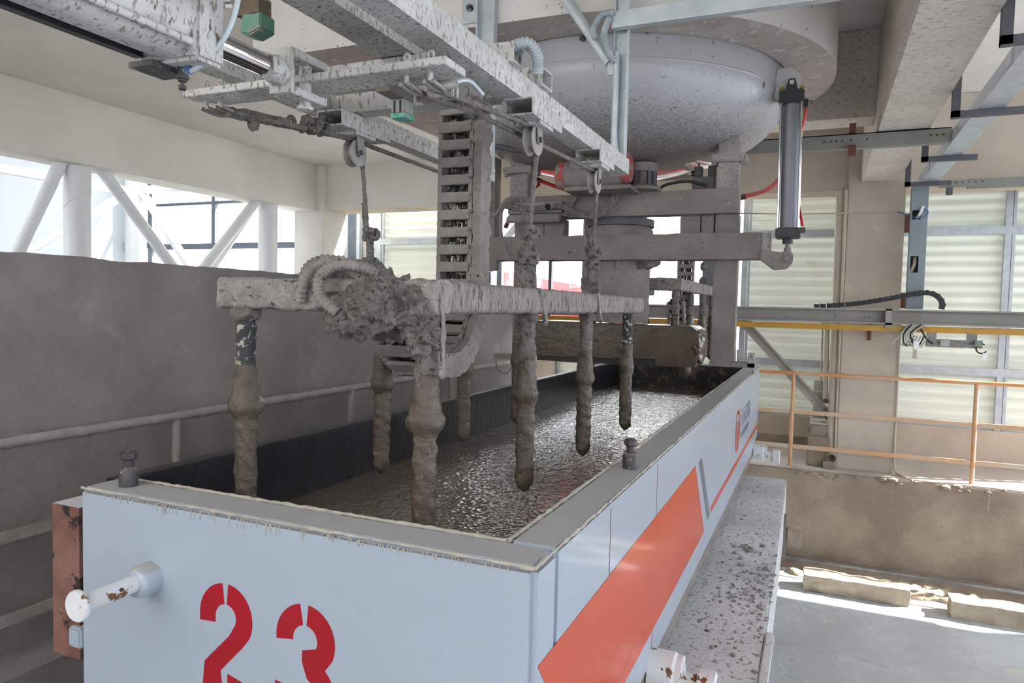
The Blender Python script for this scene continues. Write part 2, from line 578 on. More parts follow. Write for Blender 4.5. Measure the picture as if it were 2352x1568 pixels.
# ================================================================ THE SETTING
BY = 9.4          # plane of the back cladding
struct('floor', box(B(), -20, 30, -12, 10.1, -0.4, 0.0), 'floor', label='wet grey concrete floor')
# raised walkway along the back, its brown front face
wk = struct('trim_1', box(B(), -3.1, 6.0, 8.06, BY + .5, 0.0, 0.945), 'kerb', bev=0.01, label='raised concrete walkway edge below the back railing')
part(wk, 'walkway_top', box(B(), -3.1, 6.0, 8.08, BY - .12, 0.945, 0.951), 'walk', label='pale dusty walking surface')
lumps = B()
for i in range(46):
    x = random.uniform(-.2, 2.4)
    blob(lumps, (x, 8.06 + random.uniform(-.015, .03), .925 + random.uniform(-.03, .02)), random.uniform(.012, .035), 1, (1.6, 1, .7))
part(wk, 'broken_edge', rough(lumps, .012, 40), 'kerb', kind='stuff', label='crumbled broken concrete edge')
# left raised platform the left railing stands on
struct('trim_2', box(B(), -14, -3.12, -4, BY + .5, 0.0, 0.95), 'mudwall', label='raised platform behind the left railing')
struct('trim_6', box(B(), -3.118, -2.06, -3, 8.0, 0.0, 0.72), 'darkmud', label='dark wet mud channel beside the mould')
# parapet on the left
pw = B()
nseg = 120
ys = [-3 + 11.2 * i / nseg for i in range(nseg + 1)]
lo, hi = [], []
for i, y in enumerate(ys):
    dz = 0.012 * noise.noise(Vector((y * 6.0, 0.3, 0))) + (0.014 if noise.noise(Vector((y * 17, 5, 1))) > .35 else 0)
    for x in (-3.55, -3.35):
        lo.append(pw.verts.new((x, y, .95)))
        hi.append(pw.verts.new((x, y, 2.79 + dz)))
for i in range(nseg):
    a, b, c, d = 2 * i, 2 * i + 1, 2 * i + 2, 2 * i + 3
    pw.faces.new((lo[b], lo[d], hi[d], hi[b]))
    pw.faces.new((lo[a], hi[a], hi[c], lo[c]))
    pw.faces.new((hi[a], hi[b], hi[d], hi[c]))
pw.faces.new((lo[0], lo[1], hi[1], hi[0]))
pw.faces.new((lo[-1], lo[-2], hi[-2], hi[-1]))
struct('wall_left', pw, 'mudwall', label='mud-sprayed concrete parapet wall', loc=(-3.45, 2, .95))
# ceilings
struct('ceiling', box(B(), -7.3, -3.43, -2.0, 9.0, 4.53, 5.1), 'plaster', label='white plastered ceiling on the left')
struct('ceiling.001', box(B(), -3.43, 6.5, -2.0, 9.6, 4.83, 5.1), 'plaster', label='white ceiling above the mixer floor')
# left beam, back lintel, columns
struct('beam_left', box(B(), -7.05, -6.65, -2.0, 8.35, 3.885, 4.53), 'plaster', bev=.006, label='white plastered beam along the left side')
struct('lintel_back', box(B(), -6.6, 6.5, 8.4, 8.85, 3.91, 4.83), 'beige', bev=.006, label='beige plastered beam across the back windows')
struct('trim_3', box(B(), -6.55, -4.3, 8.392, 8.4, 3.91, 4.53), 'plaster', label='clean white left stretch of the back beam')
struct('column_left', box(B(), -7.05, -6.53, 8.3, 8.85, .95, 4.53), 'plaster', bev=.006, label='white square corner column')
struct('pillar_back', box(B(), .228, .765, 8.32, 8.9, .945, 4.83), 'beige', bev=.008, label='square beige pillar on the walkway')
fw = B()  # unseen rear wall, added with narrow slots to cut light on the mould front
box(fw, -12, 6.5, -3.3, -3.1, 0, 2.8); box(fw, -12, 6.5, -3.3, -3.1, 3.7, 5.1)
for x in (-12, -8.4, -4.8, -1.4, 2.2, 5.4):
    box(fw, x, x + 2.3, -3.3, -3.1, 2.8, 3.7)
struct('wall_front', fw, 'plaster', label='unseen white wall behind the viewer, its window slots sized to limit light')
struct('beam_right', box(B(), .345, .70, -1.5, 8.36, 3.98, 4.83), 'beam_speck', bev=.008, label='splashed concrete beam running along the right')
struct('beam_cross', box(B(), -3.35, .345, 6.3, 6.63, 4.15, 4.83), 'beam_speck', bev=.008, label='splashed cross beam behind the mixer')
# mixer platform: flat front, round end on the right, opening for the bowl
cx, cy, R0 = -1.42, 5.09, 1.46
out = [(-3.43, 3.63), (-1.42, 3.63)]
out += [(cx + R0 * math.cos(math.radians(a)), cy + R0 * math.sin(math.radians(a))) for a in range(-88, 57, 4)]
out += [(-.6, 6.34), (-3.31, 6.34), (-3.33, 5.6), (-3.38, 4.95), (-3.43, 4.3)]
CB = (-1.41, 5.09)
pl = B()
no = 72
inner = []
for i in range(no):
    a = 2 * PI * i / no
    inner.append((CB[0] + 1.16 * math.cos(a), CB[1] + 1.16 * math.sin(a)))
def ray_out(a):
    d = Vector((math.cos(a), math.sin(a)))
    best = 9
    for (p, q) in zip(out, out[1:] + out[:1]):
        p = Vector(p) - Vector(CB); q = Vector(q) - Vector(CB)
        e = q - p
        den = d.x * e.y - d.y * e.x
        if abs(den) < 1e-9: continue
        t = (p.x * e.y - p.y * e.x) / den
        s = (p.x * d.y - p.y * d.x) / den
        if t > 0 and -1e-6 <= s <= 1 + 1e-6: best = min(best, t)
    return best
angs = sorted(set([2 * PI * i / no for i in range(no)] + [math.atan2(p[1] - CB[1], p[0] - CB[0]) % (2 * PI) for p in out]))
vi, vo, wi, wo = [], [], [], []
for a in angs:
    t = ray_out(a)
    ci, si = math.cos(a), math.sin(a)
    vi.append(pl.verts.new((CB[0] + 1.16 * ci, CB[1] + 1.16 * si, 4.15)))
    vo.append(pl.verts.new((CB[0] + t * ci, CB[1] + t * si, 4.15)))
    wi.append(pl.verts.new((CB[0] + 1.16 * ci, CB[1] + 1.16 * si, 4.83)))
    wo.append(pl.verts.new((CB[0] + t * ci, CB[1] + t * si, 4.83)))
for i in range(len(angs)):
    j = (i + 1) % len(angs)
    pl.faces.new((vi[i], vi[j], vo[j], vo[i]))
    pl.faces.new((vo[i], vo[j], wo[j], wo[i]))
    pl.faces.new((vi[j], vi[i], wi[i], wi[j]))
plat = struct('trim_4', pl, 'plaster_dirty', label='concrete collar that holds the mixer bowl')
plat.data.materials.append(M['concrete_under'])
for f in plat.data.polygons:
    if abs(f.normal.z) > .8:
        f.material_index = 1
# back wall: low wall, cladding sheets, galvanised girts and posts, glazing
struct('wall_back', box(B(), -7.0, 4.2, BY - .12, BY + .1, .945, 1.345), 'beige', label='low beige wall under the cladding')
damp = box(B(), -1.6, .2, BY - .124, BY - .12, .945, 1.1)
struct('trim_5', damp, 'kerb', label='damp dark band at the foot of the low wall')

def sheet_panel(root, x0, x1, z0, z1, y):
    bm = B()
    n = max(2, int((z1 - z0) / .0115))
    pr = []
    for i in range(n + 1):
        z = z0 + (z1 - z0) * i / n
        yy = y + .020 * math.cos(2 * PI * z / .115)
        pr.append((bm.verts.new((x0, yy, z)), bm.verts.new((x1, yy, z))))
    for a, b in zip(pr, pr[1:]):
        bm.faces.new((a[0], a[1], b[1], b[0]))
    return part(root, 'corrugated_sheet', bm, 'sheet', smooth=80)

def cladding(n, x0, x1, zs, posts, label):
    w = struct('window_%d' % n, box(B(), x0, x1, BY - .06, BY - .02, zs[0] - .02, zs[0] + .02), 'galvclean', label=label)
    xs = [x0] + posts + [x1]
    for a, b in zip(xs, xs[1:]):
        for p, q in zip(zs, zs[1:]):
            sheet_panel(w, a, b, p, q, BY)
    for z in zs[1:-1]:
        part(w, 'girt', box(B(), x0, x1, BY - .10, BY - .03, z - .045, z + .04), 'galvclean')
    for x in posts + [x0, x1]:
        g = B()
        for p, q in zip(zs, zs[1:]):
            box(g, x - .05, x + .012, BY - .09, BY - .03, p, q)
            box(g, x + .02, x + .05, BY - .08, BY - .03, p, q)
        part(w, 'stud', g, 'galvclean')
    return w
cladding(1, -6.25, -4.46, [1.345, 2.0, 3.54, 4.6], [], 'corrugated cladding bay between corner column and glazing')
cladding(2, -.86, 4.2, [1.345, 1.99, 3.555, 4.75], [1.88], 'corrugated cladding behind the beige pillar')
cladding(7, -3.34, -.95, [1.345, 2.12], [], 'low corrugated strip under the glazed bay')
struct('wall_back.001', box(B(), -4.46, -3.46, BY - .1, BY + .05, 1.345, 2.14), 'beige', label='beige wall panel below the glazed bay')
struct('pillar_back.002', box(B(), -3.47, -3.34, BY - .16, BY + .05, 1.345, 2.14), 'beige', label='short beige pier below the glazed bay')
# narrow frame strip beside the left column
fs = struct('window_3', box(B(), -7.0, -6.3, BY + .02, BY + .05, 1.35, 4.6), 'plaster', label='narrow side light beside corner column')
for x0, x1, m_ in ((-7.0, -6.97, 'galvclean'), (-6.9, -6.86, 'galvclean'), (-6.86, -6.7, 'mullion'), (-6.7, -6.64, 'galvclean'), (-6.38, -6.28, 'galvclean')):
    part(fs, 'frame_bar', box(B(), x0, x1, BY - .08, BY + .02, 1.35, 4.6), m_)

def glazing(n, x0, x1, z0, z1, vs, hs, label, y=BY, mm='mullion'):
    w = struct('window_%d' % n, box(B(), x0, x1, y - .03, y + .03, z0 - .03, z0 + .03), mm, label=label)
    for x, wd in vs:
        part(w, 'mullion', box(B(), x - wd / 2, x + wd / 2, y - .04, y + .04, z0, z1), 'mulldark' if wd < .05 else mm)
    for z, wd in hs:
        part(w, 'transom', box(B(), x0, x1, y - .035, y + .035, z - wd / 2, z + wd / 2), mm)
    xs = [x0] + sorted(v[0] for v in vs if x0 + .05 < v[0] < x1 - .05) + [x1]
    zz = [z0] + sorted(h[0] for h in hs if z0 + .05 < h[0] < z1 - .05) + [z1]
    for a, b in zip(xs, xs[1:]):
        for p, q in zip(zz, zz[1:]):
            part(w, 'pane', box(B(), a, b, y - .003, y + .003, p, q), 'glass')
    return w
glazing(4, -4.42, -.95, 2.16, 4.7, [(-4.42, .06), (-4.25, .075), (-3.47, .045), (-2.92, .17), (-1.3, .16), (-1.0, .06)], [],
        'glazed bay with thin bars behind the mixer frame')
glazing(5, -11.3, -7.1, 1.0, 5.0, [(-11.25, .1), (-9.72, .08), (-8.6, .05), (-7.9, .03), (-7.16, .08)], [(4.27, .05), (3.52, .1), (2.6, .06)],
        'large glazed window behind the white tubular frame')
w6 = struct('wall_left.001', box(B(), -12.1, -11.9, -2, BY + .3, 0.95, 7.0), 'farwall', label='tall white wall at the far left')
lv = struct('window_6', box(B(), -11.9, -11.3, BY - .02, BY + .02, .95, 1.0), 'galvclean', label='narrow corrugated strip beside far left wall')
sheet_panel(lv, -11.9, -11.32, 1.0, 5.2, BY)
part(lv, 'girt', box(B(), -11.9, -11.3, BY - .08, BY - .02, 3.5, 3.6), 'galvclean')
# brackets of light in the far left: roof over that bay
struct('ceiling.002', box(B(), -12.1, -7.3, -2, BY + .3, 5.6, 5.8), 'plaster', label='roof over the far left bay')
# ================================================================ OUTSIDE
struct('ground', box(B(), -60, 60, 10.1, 80, -.05, .9), 'extground', label='bright concrete yard outside')
bt = thing('cement_tanker', (-3, 15, .9), 'white tanker with red band seen through the glazed bay', 'truck')
part(bt, 'tank_body', box(B(), -8.2, -1.2, 14.6, 17, 1.6, 3.95), 'extwhite', bev=.06)
part(bt, 'side_band', prism(B(), [(-6.5, 3.35), (-4.6, 3.05), (-4.6, 1.62), (-6.5, 1.62)], 'y', 14.56, 14.6), 'extred', label='red painted band')
part(bt, 'side_band', prism(B(), [(-6.1, 3.3), (-3.6, 2.5), (-3.6, 1.62), (-6.1, 1.62)], 'y', 14.55, 14.59), 'extred', label='red painted band')
part(bt, 'chassis', box(B(), -8.2, -1.2, 14.7, 16.9, 1.2, 1.6), 'extred')
t = textmesh('容积', .52)
for v in t.verts:
    v.co = Vector((-5.05 + v.co.x, 14.54 - v.co.z, 3.05 + v.co.y))
part(bt, 'lettering', t, 'bluevinyl', label='pale blue painted characters')
for x in (-7.2, -6.2, -2.6):
    wl = B()
    lathe(wl, [(.1, 14.5), (.42, 14.5), (.42, 14.8), (.1, 14.8)], (x, 0, 1.32), 'y', 20)
    part(bt, 'wheel', wl, 'rubber', smooth=30)
t2 = thing('delivery_lorry', (-2.0, 14, .9), 'white lorry box with red chassis right of the outlet pipe', 'truck')
part(t2, 'cargo_box', box(B(), -3.3, -1.72, 12.4, 14.4, 2.5, 3.7), 'extwhite', bev=.03)
part(t2, 'chassis_rail', box(B(), -3.35, -1.70, 12.3, 14.4, 2.28, 2.36), 'extred')
part(t2, 'side_skirt', box(B(), -3.35, -1.70, 12.3, 14.4, 1.5, 2.16), 'extred')
t = textmesh('泥', .42)
for v in t.verts:
    v.co = Vector((-2.62 + v.co.x, 12.39 - v.co.z, 3.12 + v.co.y))
part(t2, 'lettering', t, 'bluevinyl', label='pale blue painted character')
for x in (-2.95, -2.1):
    wl = B()
    lathe(wl, [(.1, 12.25), (.4, 12.25), (.4, 12.55), (.1, 12.55)], (x, 0, 1.3), 'y', 20)
    part(t2, 'wheel', wl, 'rubber', smooth=30)
nb = thing('sun_blocker', (12, 0, .0), 'unseen tall pale block added at the right to hold back the sun', 'sun blocker')  # unseen block, added so the sun only reaches the strip by the walkway
part(nb, 'blocker_body', box(B(), 9.0, 16, -12, 9.62, 0, 11), 'extgrey')
part(nb, 'blocker_top', box(B(), 8.9, 16.1, -12.1, 9.66, 11, 11.3), 'extgrey')

# ================================================================ WHITE TUBULAR FRAME (left)
def column_tube(x, y, r, z0, z1, label):
    o = thing('tubular_column', (x, y, z0), label, 'column', 'white tubular columns')
    part(o, 'shaft', lathe(B(), [(r, z0), (r, z1)], (x, y, 0), 'z', 32), 'whitepaint', smooth=40)
    seam = B()
    tube(seam, [(x + (r + .001) * math.cos(a), y + (r + .001) * math.sin(a), 3.55 + .10 * math.sin(a + .9)) for a in [2 * PI * i / 32 for i in range(32)]], .004, 6, closed=True)
    part(o, 'weld_seam', seam, 'whitepaint')
    part(o, 'base_plate', box(B(), x - r * 1.6, x + r * 1.6, y - r * 1.6, y + r * 1.6, z0, z0 + .03), 'whitepaint')
    return o
def brace_tube(a, b, r, label, group='white tubular braces'):
    o = thing('tubular_brace', a, label, 'brace', group)
    part(o, 'pipe', tube(B(), [a, b], r, 20), 'whitepaint', smooth=40)
    col = B()
    d = (Vector(b) - Vector(a)).normalized()
    tube(col, [Vector(a) + d * .02, Vector(a) + d * .08], r * 1.12, 20)
    part(o, 'end_collar', col, 'whitepaint', smooth=40)
    return o
column_tube(-6.85, 4.86, .125, .95, 3.885, 'nearest thick white tubular column under the left beam')
column_tube(-6.85, 7.54, .125, .95, 3.885, 'thick white tubular column close to the corner column')
column_tube(-9.35, 7.54, .14, .95, 5.6, 'farthest white tubular column with many branches')
brace_tube((-6.85, 6.2, 2.75), (-6.85, 5.08, 3.95), .06, 'white brace leaning up to nearest tubular column')
brace_tube((-6.85, 6.24, 2.75), (-6.85, 7.36, 3.95), .06, 'white brace leaning up to column beside corner column')
brace_tube((-6.85, 4.1, 2.6), (-6.85, 4.74, 4.0), .06, 'white brace left of nearest tubular column')
brace_tube((-8.1, 7.54, 2.85), (-9.22, 7.54, 4.15), .06, 'white brace running down from farthest branched column')
brace_tube((-8.0, 7.54, 2.85), (-7.0, 7.54, 3.98), .055, 'thin white brace behind the other near corner column')
brace_tube((-9.35, 5.4, 2.75), (-9.35, 7.4, 4.12), .06, 'white brace on left wall line below farthest column')
brace_tube((-9.35, 4.9, 2.75), (-9.35, 3.6, 3.9), .06, 'white brace crossing the extreme left edge')
brace_tube((-9.35, -1.5, 4.15), (-9.35, 7.42, 4.15), .065, 'long white horizontal tube beside far left wall')
brace_tube((-9.23, 7.54, 4.175), (-7.06, 7.54, 4.175), .06, 'white horizontal tube in front of the large glazing')
brace_tube((-9.35, 7.0, 4.85), (-9.35, 7.44, 4.36), .06, 'short white branch left of farthest column head')
brace_tube((-8.9, 7.54, 4.85), (-9.24, 7.54, 4.40), .06, 'short white branch right of farthest column head')

# ================================================================ RAILINGS
def railing(root, along, fixed, a, b, posts, z0, m1, m2, m3):
    def pt(t, z):
        return (t, fixed, z) if along == 'x' else (fixed, t, z)
    part(root, 'top_rail', tube(B(), resample([pt(a, z0 + 1.0), pt(b, z0 + 1.0)], .06), .019, 12), m1, smooth=40)
    for h in (.585, .21):
        bm = B()
        o = .022
        if along == 'x':
            box(bm, a, b, fixed - .006, fixed + .006, z0 + h - .022, z0 + h + .022)
        else:
            box(bm, fixed - .006, fixed + .006, a, b, z0 + h - .022, z0 + h + .022)
        part(root, 'flat_rail', bm, m2)
    for t in posts:
        part(root, 'post', tube(B(), [pt(t, z0), pt(t, z0 + 1.0)], .021, 14), m3, smooth=40)
rr = thing('back_railing', (1, 8.2, .951), 'dusty orange pipe railing along the back walkway edge', 'railing')
railing(rr, 'x', 8.2, -2.9, 4.8, [-2.2, -.225, 1.45, 3.2], .951, 'orangepole', 'orangerail', 'orangepole')
lr = thing('left_railing', (-3.24, 4, .95), 'mud-covered pipe railing against the left parapet wall', 'railing')
def wob(root):
    tube_b = B()
    tube(tube_b, resample([(-3.24, -1, 1.95), (-3.24, 7.9, 1.95)], .03), .025, 12)
    part(root, 'top_rail', rough(tube_b, .006, 26), 'mudrail', smooth=60)
    for h in (.585, .21):
        part(root, 'flat_rail', box(B(), -3.248, -3.234, -1, 7.9, .95 + h - .025, .95 + h + .025), 'mudrail')
    for y in (1.2, 2.86, 4.46, 6.06, 7.6):
        part(root, 'post', rough(tube(B(), resample([(-3.24, y, .95), (-3.24, y, 1.95)], .03), .022, 12), .004, 30), 'mudrail', smooth=60)
wob(lr)

# ================================================================ CRANE BEAM AND THINGS ON IT
ib = thing('runway_beam', (0, 8.0, 2.45), 'grey steel runway beam across the back bays', 'beam')
bm = B()
box(bm, -3.4, 4.8, 7.90, 8.10, 2.64, 2.655); box(bm, -3.4, 4.8, 7.99, 8.01, 2.52, 2.64); box(bm, -3.4, 4.8, 7.90, 8.10, 2.505, 2.52)
part(ib, 'beam_profile', bm, 'ibeam')
part(ib, 'stiffener', box(B(), .60, .66, 7.90, 7.99, 2.50, 2.655), 'ibeam')
for x in (.15, .42, .46):
    part(ib, 'bolt', lathe(B(), [(.006, 7.975), (.006, 7.99)], (x, 0, 2.57), 'y', 8), 'black')
part(ib, 'hanger_post', box(B(), -2.52, -2.22, 8.05, 8.2, .95, 2.64), 'ibeam', label='dusty brown post carrying the beam')
yr = thing('yellow_rail', (0, 7.96, 2.42), 'faded yellow rail hanging below the grey runway beam', 'rail')
part(yr, 'rail_bar', box(B(), -3.4, 4.8, 7.93, 7.99, 2.435, 2.495), 'yellow', bev=.004)
for x in (-2.0, .63, 3.0):
    part(yr, 'hanger_clip', box(B(), x - .03, x + .03, 7.90, 8.02, 2.475, 2.52), 'ibeam')
# cable drag chain lying on the beam
cc = thing('cable_chain', (.6, 7.95, 2.655), 'black plastic cable chain arching over grey runway beam', 'cable chain')
path = smoothpath([(-.05, 7.95, 2.668), (.30, 7.95, 2.70), (.6, 7.95, 2.755), (.86, 7.95, 2.815), (.98, 7.95, 2.82), (1.06, 7.95, 2.775), (1.09, 7.95, 2.71), (1.08, 7.95, 2.66)], 6)
path = resample(path, .02)
acc, last = 0, None
lk = None
segs = [path[0]]
for p in path[1:]:
    if (p - segs[-1]).length > .045: segs.append(p)
for a, b in zip(segs, segs[1:]):
    d = (b - a)
    bm = B()
    L_ = d.length
    box(bm, -L_ / 2 * 1.02, L_ / 2 * .82, -.03, .03, -.024, .02)
    box(bm, -L_ / 2, -L_ / 2 * .5, -.034, .034, -.026, .024)
    if lk is None:
        for v in bm.verts: pass
        lk = finish('chain_link', bm, 'rubber')
    else:
        bm.free()
    ang = math.atan2(d.z, d.x)
    mw = Matrix.Translation((a + b) / 2 - Vector((.6, 7.95, 2.655))) @ Matrix.Rotation(-ang, 4, 'Y') @ Matrix.Diagonal((1.02, 1, 1, 1))
    share(cc, 'chain_link', lk, mw)
# cable bundle
cb = thing('cable_bundle', (.84, 7.9, 2.3), 'bundle of grey cables hanging over the yellow rail', 'cables')
for i in range(6):
    x = .80 + .028 * i
    p = smoothpath([(x, 7.9, 2.51), (x - .05 - .01 * i, 7.89, 2.42), (x - .06 + .004 * i, 7.89, 2.33 - .006 * i), (x - .01, 7.90, 2.31), (x + .03, 7.9, 2.4)], 5)
    part(cb, 'cable', tube(B(), p, .008, 8), ('greyplastic', 'rubber', 'pvc')[i % 3], smooth=50)
part(cb, 'cable', tube(B(), smoothpath([(.80, 7.9, 2.47), (.70, 7.89, 2.36), (.66, 7.89, 2.31)], 5), .007, 8), 'pvc', smooth=50)
part(cb, 'cable', tube(B(), smoothpath([(.91, 7.9, 2.47), (.96, 7.9, 2.38), (1.02, 7.9, 2.33)], 5), .009, 8), 'rubber', smooth=50)
part(cb, 'plug', box(B(), .85, .90, 7.87, 7.91, 2.27, 2.35), 'whiteplastic', bev=.006)
part(cb, 'paper_tag', box(B(), .85, .885, 7.885, 7.888, 2.18, 2.27), 'pvc')
st = thing('sensor_bar', (1.2, 7.95, 2.3), 'grey slotted sensor bar hung below the yellow rail', 'sensor')
for x in (.965, 1.30):
    part(st, 'hanger', box(B(), x, x + .085, 7.94, 7.96, 2.37, 2.44), 'greysteel')
bm = B()
box(bm, .965, 1.43, 7.93, 7.97, 2.30, 2.335); box(bm, .965, 1.43, 7.94, 7.97, 2.335, 2.36); box(bm, .965, 1.43, 7.93, 7.97, 2.36, 2.375)
part(st, 'slotted_profile', bm, 'greysteel')
part(st, 'sensor_head', box(B(), 1.08, 1.16, 7.905, 7.94, 2.31, 2.37), 'greyplastic', bev=.004)
part(st, 'sensor_box', box(B(), 1.36, 1.42, 7.89, 7.94, 2.315, 2.375), 'green', bev=.004, label='small green sensor box')
part(st, 'wire', tube(B(), smoothpath([(1.16, 7.92, 2.35), (1.21, 7.9, 2.34), (1.25, 7.9, 2.30), (1.36, 7.9, 2.33)], 6), .004, 6), 'greyplastic')
part(st, 'wire', tube(B(), arc((1.42, 7.91, 2.30), .045, 60, 330, 14, 'xz'), .007, 8), 'rubber', smooth=50)
part(st, 'paper_tag', box(B(), 1.43, 1.468, 7.9, 7.903, 2.19, 2.26), 'whiteplastic')

# grey trunking column beside the pillar
tr = thing('cable_trunking', (.86, 8.08, 2.66), 'blue-grey upright cable trunking with two square holes', 'trunking')
bm = B()
for z0, z1 in ((2.66, 3.02), (3.18, 3.54), (3.63, 3.86)):
    box(bm, .79, .935, 8.03, 8.035, z0, z1)
for z0, z1, x0, x1 in ((3.02, 3.18, .875, .935), (3.54, 3.63, .875, .935), (3.02, 3.18, .79, .805), (3.54, 3.63, .79, .80)):
    box(bm, x0, x1, 8.03, 8.035, z0, z1)
box(bm, .79, .793, 8.035, 8.15, 2.66, 3.86); box(bm, .932, .935, 8.035, 8.15, 2.66, 3.86)
part(tr, 'trunking_cover', bm, 'bluegrey')
part(tr, 'back_plate', box(B(), .793, .932, 8.14, 8.15, 2.66, 3.86), 'mulldark')
part(tr, 'cable', tube(B(), smoothpath([(.84, 8.1, 3.5), (.85, 8.06, 3.56), (.87, 8.0, 3.61), (.885, 7.97, 3.66)], 5), .013, 8), 'whiteplastic', smooth=50)
part(tr, 'cable', tube(B(), [(.82, 8.09, 3.03), (.845, 8.07, 3.1), (.85, 8.09, 3.17)], .018, 8), 'pvc', smooth=50)
ww = thing('overhead_wire', (0, 8.25, 3.6), 'thin cable strung across the pillar to the trunking', 'cable')
part(ww, 'wire', tube(B(), smoothpath([(-.86, 8.26, 3.68), (-.3, 8.26, 3.655), (.3, 8.26, 3.65), (.69, 8.26, 3.65)], 5), .008, 6), 'pvc')
part(ww, 'tied_end', tube(B(), smoothpath([(.69, 8.26, 3.65), (.75, 8.15, 3.61), (.81, 8.02, 3.56), (.90, 8.01, 3.56), (.935, 8.02, 3.60), (.91, 8.0, 3.64), (.88, 7.99, 3.63)], 5), .006, 6), 'bluewire', label='blue tied wire end')
for i, (z0, z1) in enumerate(((3.45, 3.64), (2.67, 2.83))):
    b = thing('wall_bracket', (.78, 8.4, z0), ('red-oxide bracket on pillar side, level with upper trunking hole', 'red-oxide bracket on pillar side, just above runway beam')[i], 'bracket', 'red-oxide brackets on the pillar side')
    part(b, 'plate', box(B(), .765, .815, 8.36, 8.42, z0, z1), 'rust')
    part(b, 'arm', box(B(), .80, .84, 8.37, 8.41, z0 + .05, z0 + .11), 'rust')
b = thing('wall_bracket', (.5, 8.3, 2.3), 'red-oxide bracket on the pillar face below the yellow rail', 'bracket')
part(b, 'plate', box(B(), .475, .505, 8.27, 8.32, 2.33, 2.48), 'rust')
part(b, 'arm', box(B(), .475, .53, 8.10, 8.32, 2.455, 2.475), 'rust')

# pipes beside the pillar
dp = thing('drain_pipe', (.165, 8.4, 1.0), 'thick dusty plastic drain pipe left of the pillar', 'pipe')
part(dp, 'pipe', tube(B(), [(.155, 8.38, 3.9), (.17, 8.36, 1.16)], .042, 18), 'pvc', smooth=40)
part(dp, 'coupling', tube(B(), [(.168, 8.362, 1.22), (.17, 8.36, 1.12)], .05, 18), 'pvc', smooth=40)
bm = tube(B(), smoothpath([(.17, 8.36, 1.15), (.175, 8.34, 1.09), (.18, 8.24, 1.06)], 5), .046, 18, caps=False)
part(dp, 'elbow', bm, 'pvc', smooth=40)
part(dp, 'tie_wire', tube(B(), [(.07, 8.3, 1.12), (.16, 8.3, 1.14)], .005, 6), 'pvc')
dq = thing('conduit_pipe', (.10, 8.4, 1.6), 'thinner dusty conduit beside the thick drain pipe', 'pipe')
part(dq, 'pipe', tube(B(), [(.085, 8.42, 2.5), (.095, 8.40, 1.72)], .026, 14), 'pvc', smooth=40)
part(dq, 'elbow', tube(B(), smoothpath([(.095, 8.40, 1.74), (.10, 8.38, 1.68), (.105, 8.31, 1.66)], 5), .03, 14, caps=False), 'pvc', smooth=40)
part(dq, 'tie_wire', tube(B(), [(-.06, 8.35, 1.76), (.1, 8.35, 1.755)], .004, 6), 'pvc')
part(dq, 'outlet_box', box(B(), -.02, .09, 8.45, 8.52, 1.45, 1.86), 'ibeam', bev=.005)
tp = thing('conduit_pipe', (.22, 8.3, 1), 'slim white pipes clipped to left edge of pillar', 'pipe')
part(tp, 'pipe', tube(B(), [(.205, 8.31, 3.9), (.216, 8.31, .96)], .012, 10), 'pvc', smooth=40)
part(tp, 'pipe', tube(B(), [(.04, 8.46, 2.5), (.05, 8.46, 1.8)], .010, 10), 'pvc', smooth=40)
fc = thing('loose_cable', (.77, 8.3, .95), 'pale cable running down the right edge of the pillar', 'cable')
part(fc, 'cable_run', tube(B(), smoothpath([(.775, 8.31, 2.6), (.775, 8.31, 1.4), (.78, 8.29, 1.02), (.84, 8.2, .96), (.93, 8.07, .945)], 6), .010, 8), 'pvc', smooth=40)
br = thing('diagonal_brace', (-.2, 8.6, .95), 'dusty steel diagonal brace between beam and walkway left of pillar', 'brace')
bm = B()
bar(bm, (-.80, 8.25, 2.52), (.2, 8.5, 1.42), .10, .012, (0, 1, 0)); bar(bm, (-.745, 8.22, 2.52), (.255, 8.47, 1.42), .012, .06, (0, 1, 0))
part(br, 'angle_bar', bm, 'ibeam')
part(br, 'end_plate', box(B(), -.85, -.68, 8.2, 8.32, 2.44, 2.5), 'ibeam')
cs = thing('concrete_step', (.06, 8.3, .95), 'dark concrete block base beside the drain pipe', 'block')
part(cs, 'lower_block', box(B(), -.06, .16, 8.3, 8.9, .951, 1.27), 'kerb', bev=.01)
part(cs, 'upper_block', box(B(), -.04, .16, 8.34, 8.9, 1.27, 1.40), 'kerb', bev=.01)
part(cs, 'slurry_cap', box(B(), -.045, .16, 8.335, 8.9, 1.40, 1.412), 'walk')
cs2 = single('brick_block', box(B(), .10, .215, 8.2, 8.3, .951, 1.03), 'kerb', 'small dark block at foot of the drain pipe', 'block', bev=.006)

# upper right steelwork
gb = thing('steel_channel', (.1, 6.1, 3.87), 'grey bolted steel channel crossing under the right concrete beam', 'beam')
bm = B()
box(bm, -.78, .835, 6.08, 6.09, 3.885, 3.975); box(bm, -.78, .835, 6.08, 6.15, 3.865, 3.885); box(bm, -.78, .835, 6.08, 6.15, 3.968, 3.975)
part(gb, 'channel_profile', bm, 'greysteel')
for x in (-.02, .03, .07, .11, .17, .28, .70, .74, .78):
    part(gb, 'bolt_hole', lathe(B(), [(.008, 6.074), (.008, 6.08)], (x, 0, 3.925), 'y', 8), 'rust')
part(gb, 'clamp', box(B(), .15, .205, 6.03, 6.09, 3.80, 3.88), 'rust', label='rusty beam clamp')
part(gb, 'clamp', box(B(), .155, .20, 6.06, 6.12, 3.98, 4.05), 'rust', label='rusty beam clamp')
gt = thing('cable_tray', (.92, 5, 3.86), 'galvanised cable tray running along the right beam', 'tray')
bm = B()
box(bm, .835, .98, 2.5, 8.0, 3.862, 3.866); box(bm, .835, .839, 2.5, 8.0, 3.866, 3.95); box(bm, .976, .98, 2.5, 8.0, 3.866, 3.95)
part(gt, 'tray_body', bm, 'galvclean')
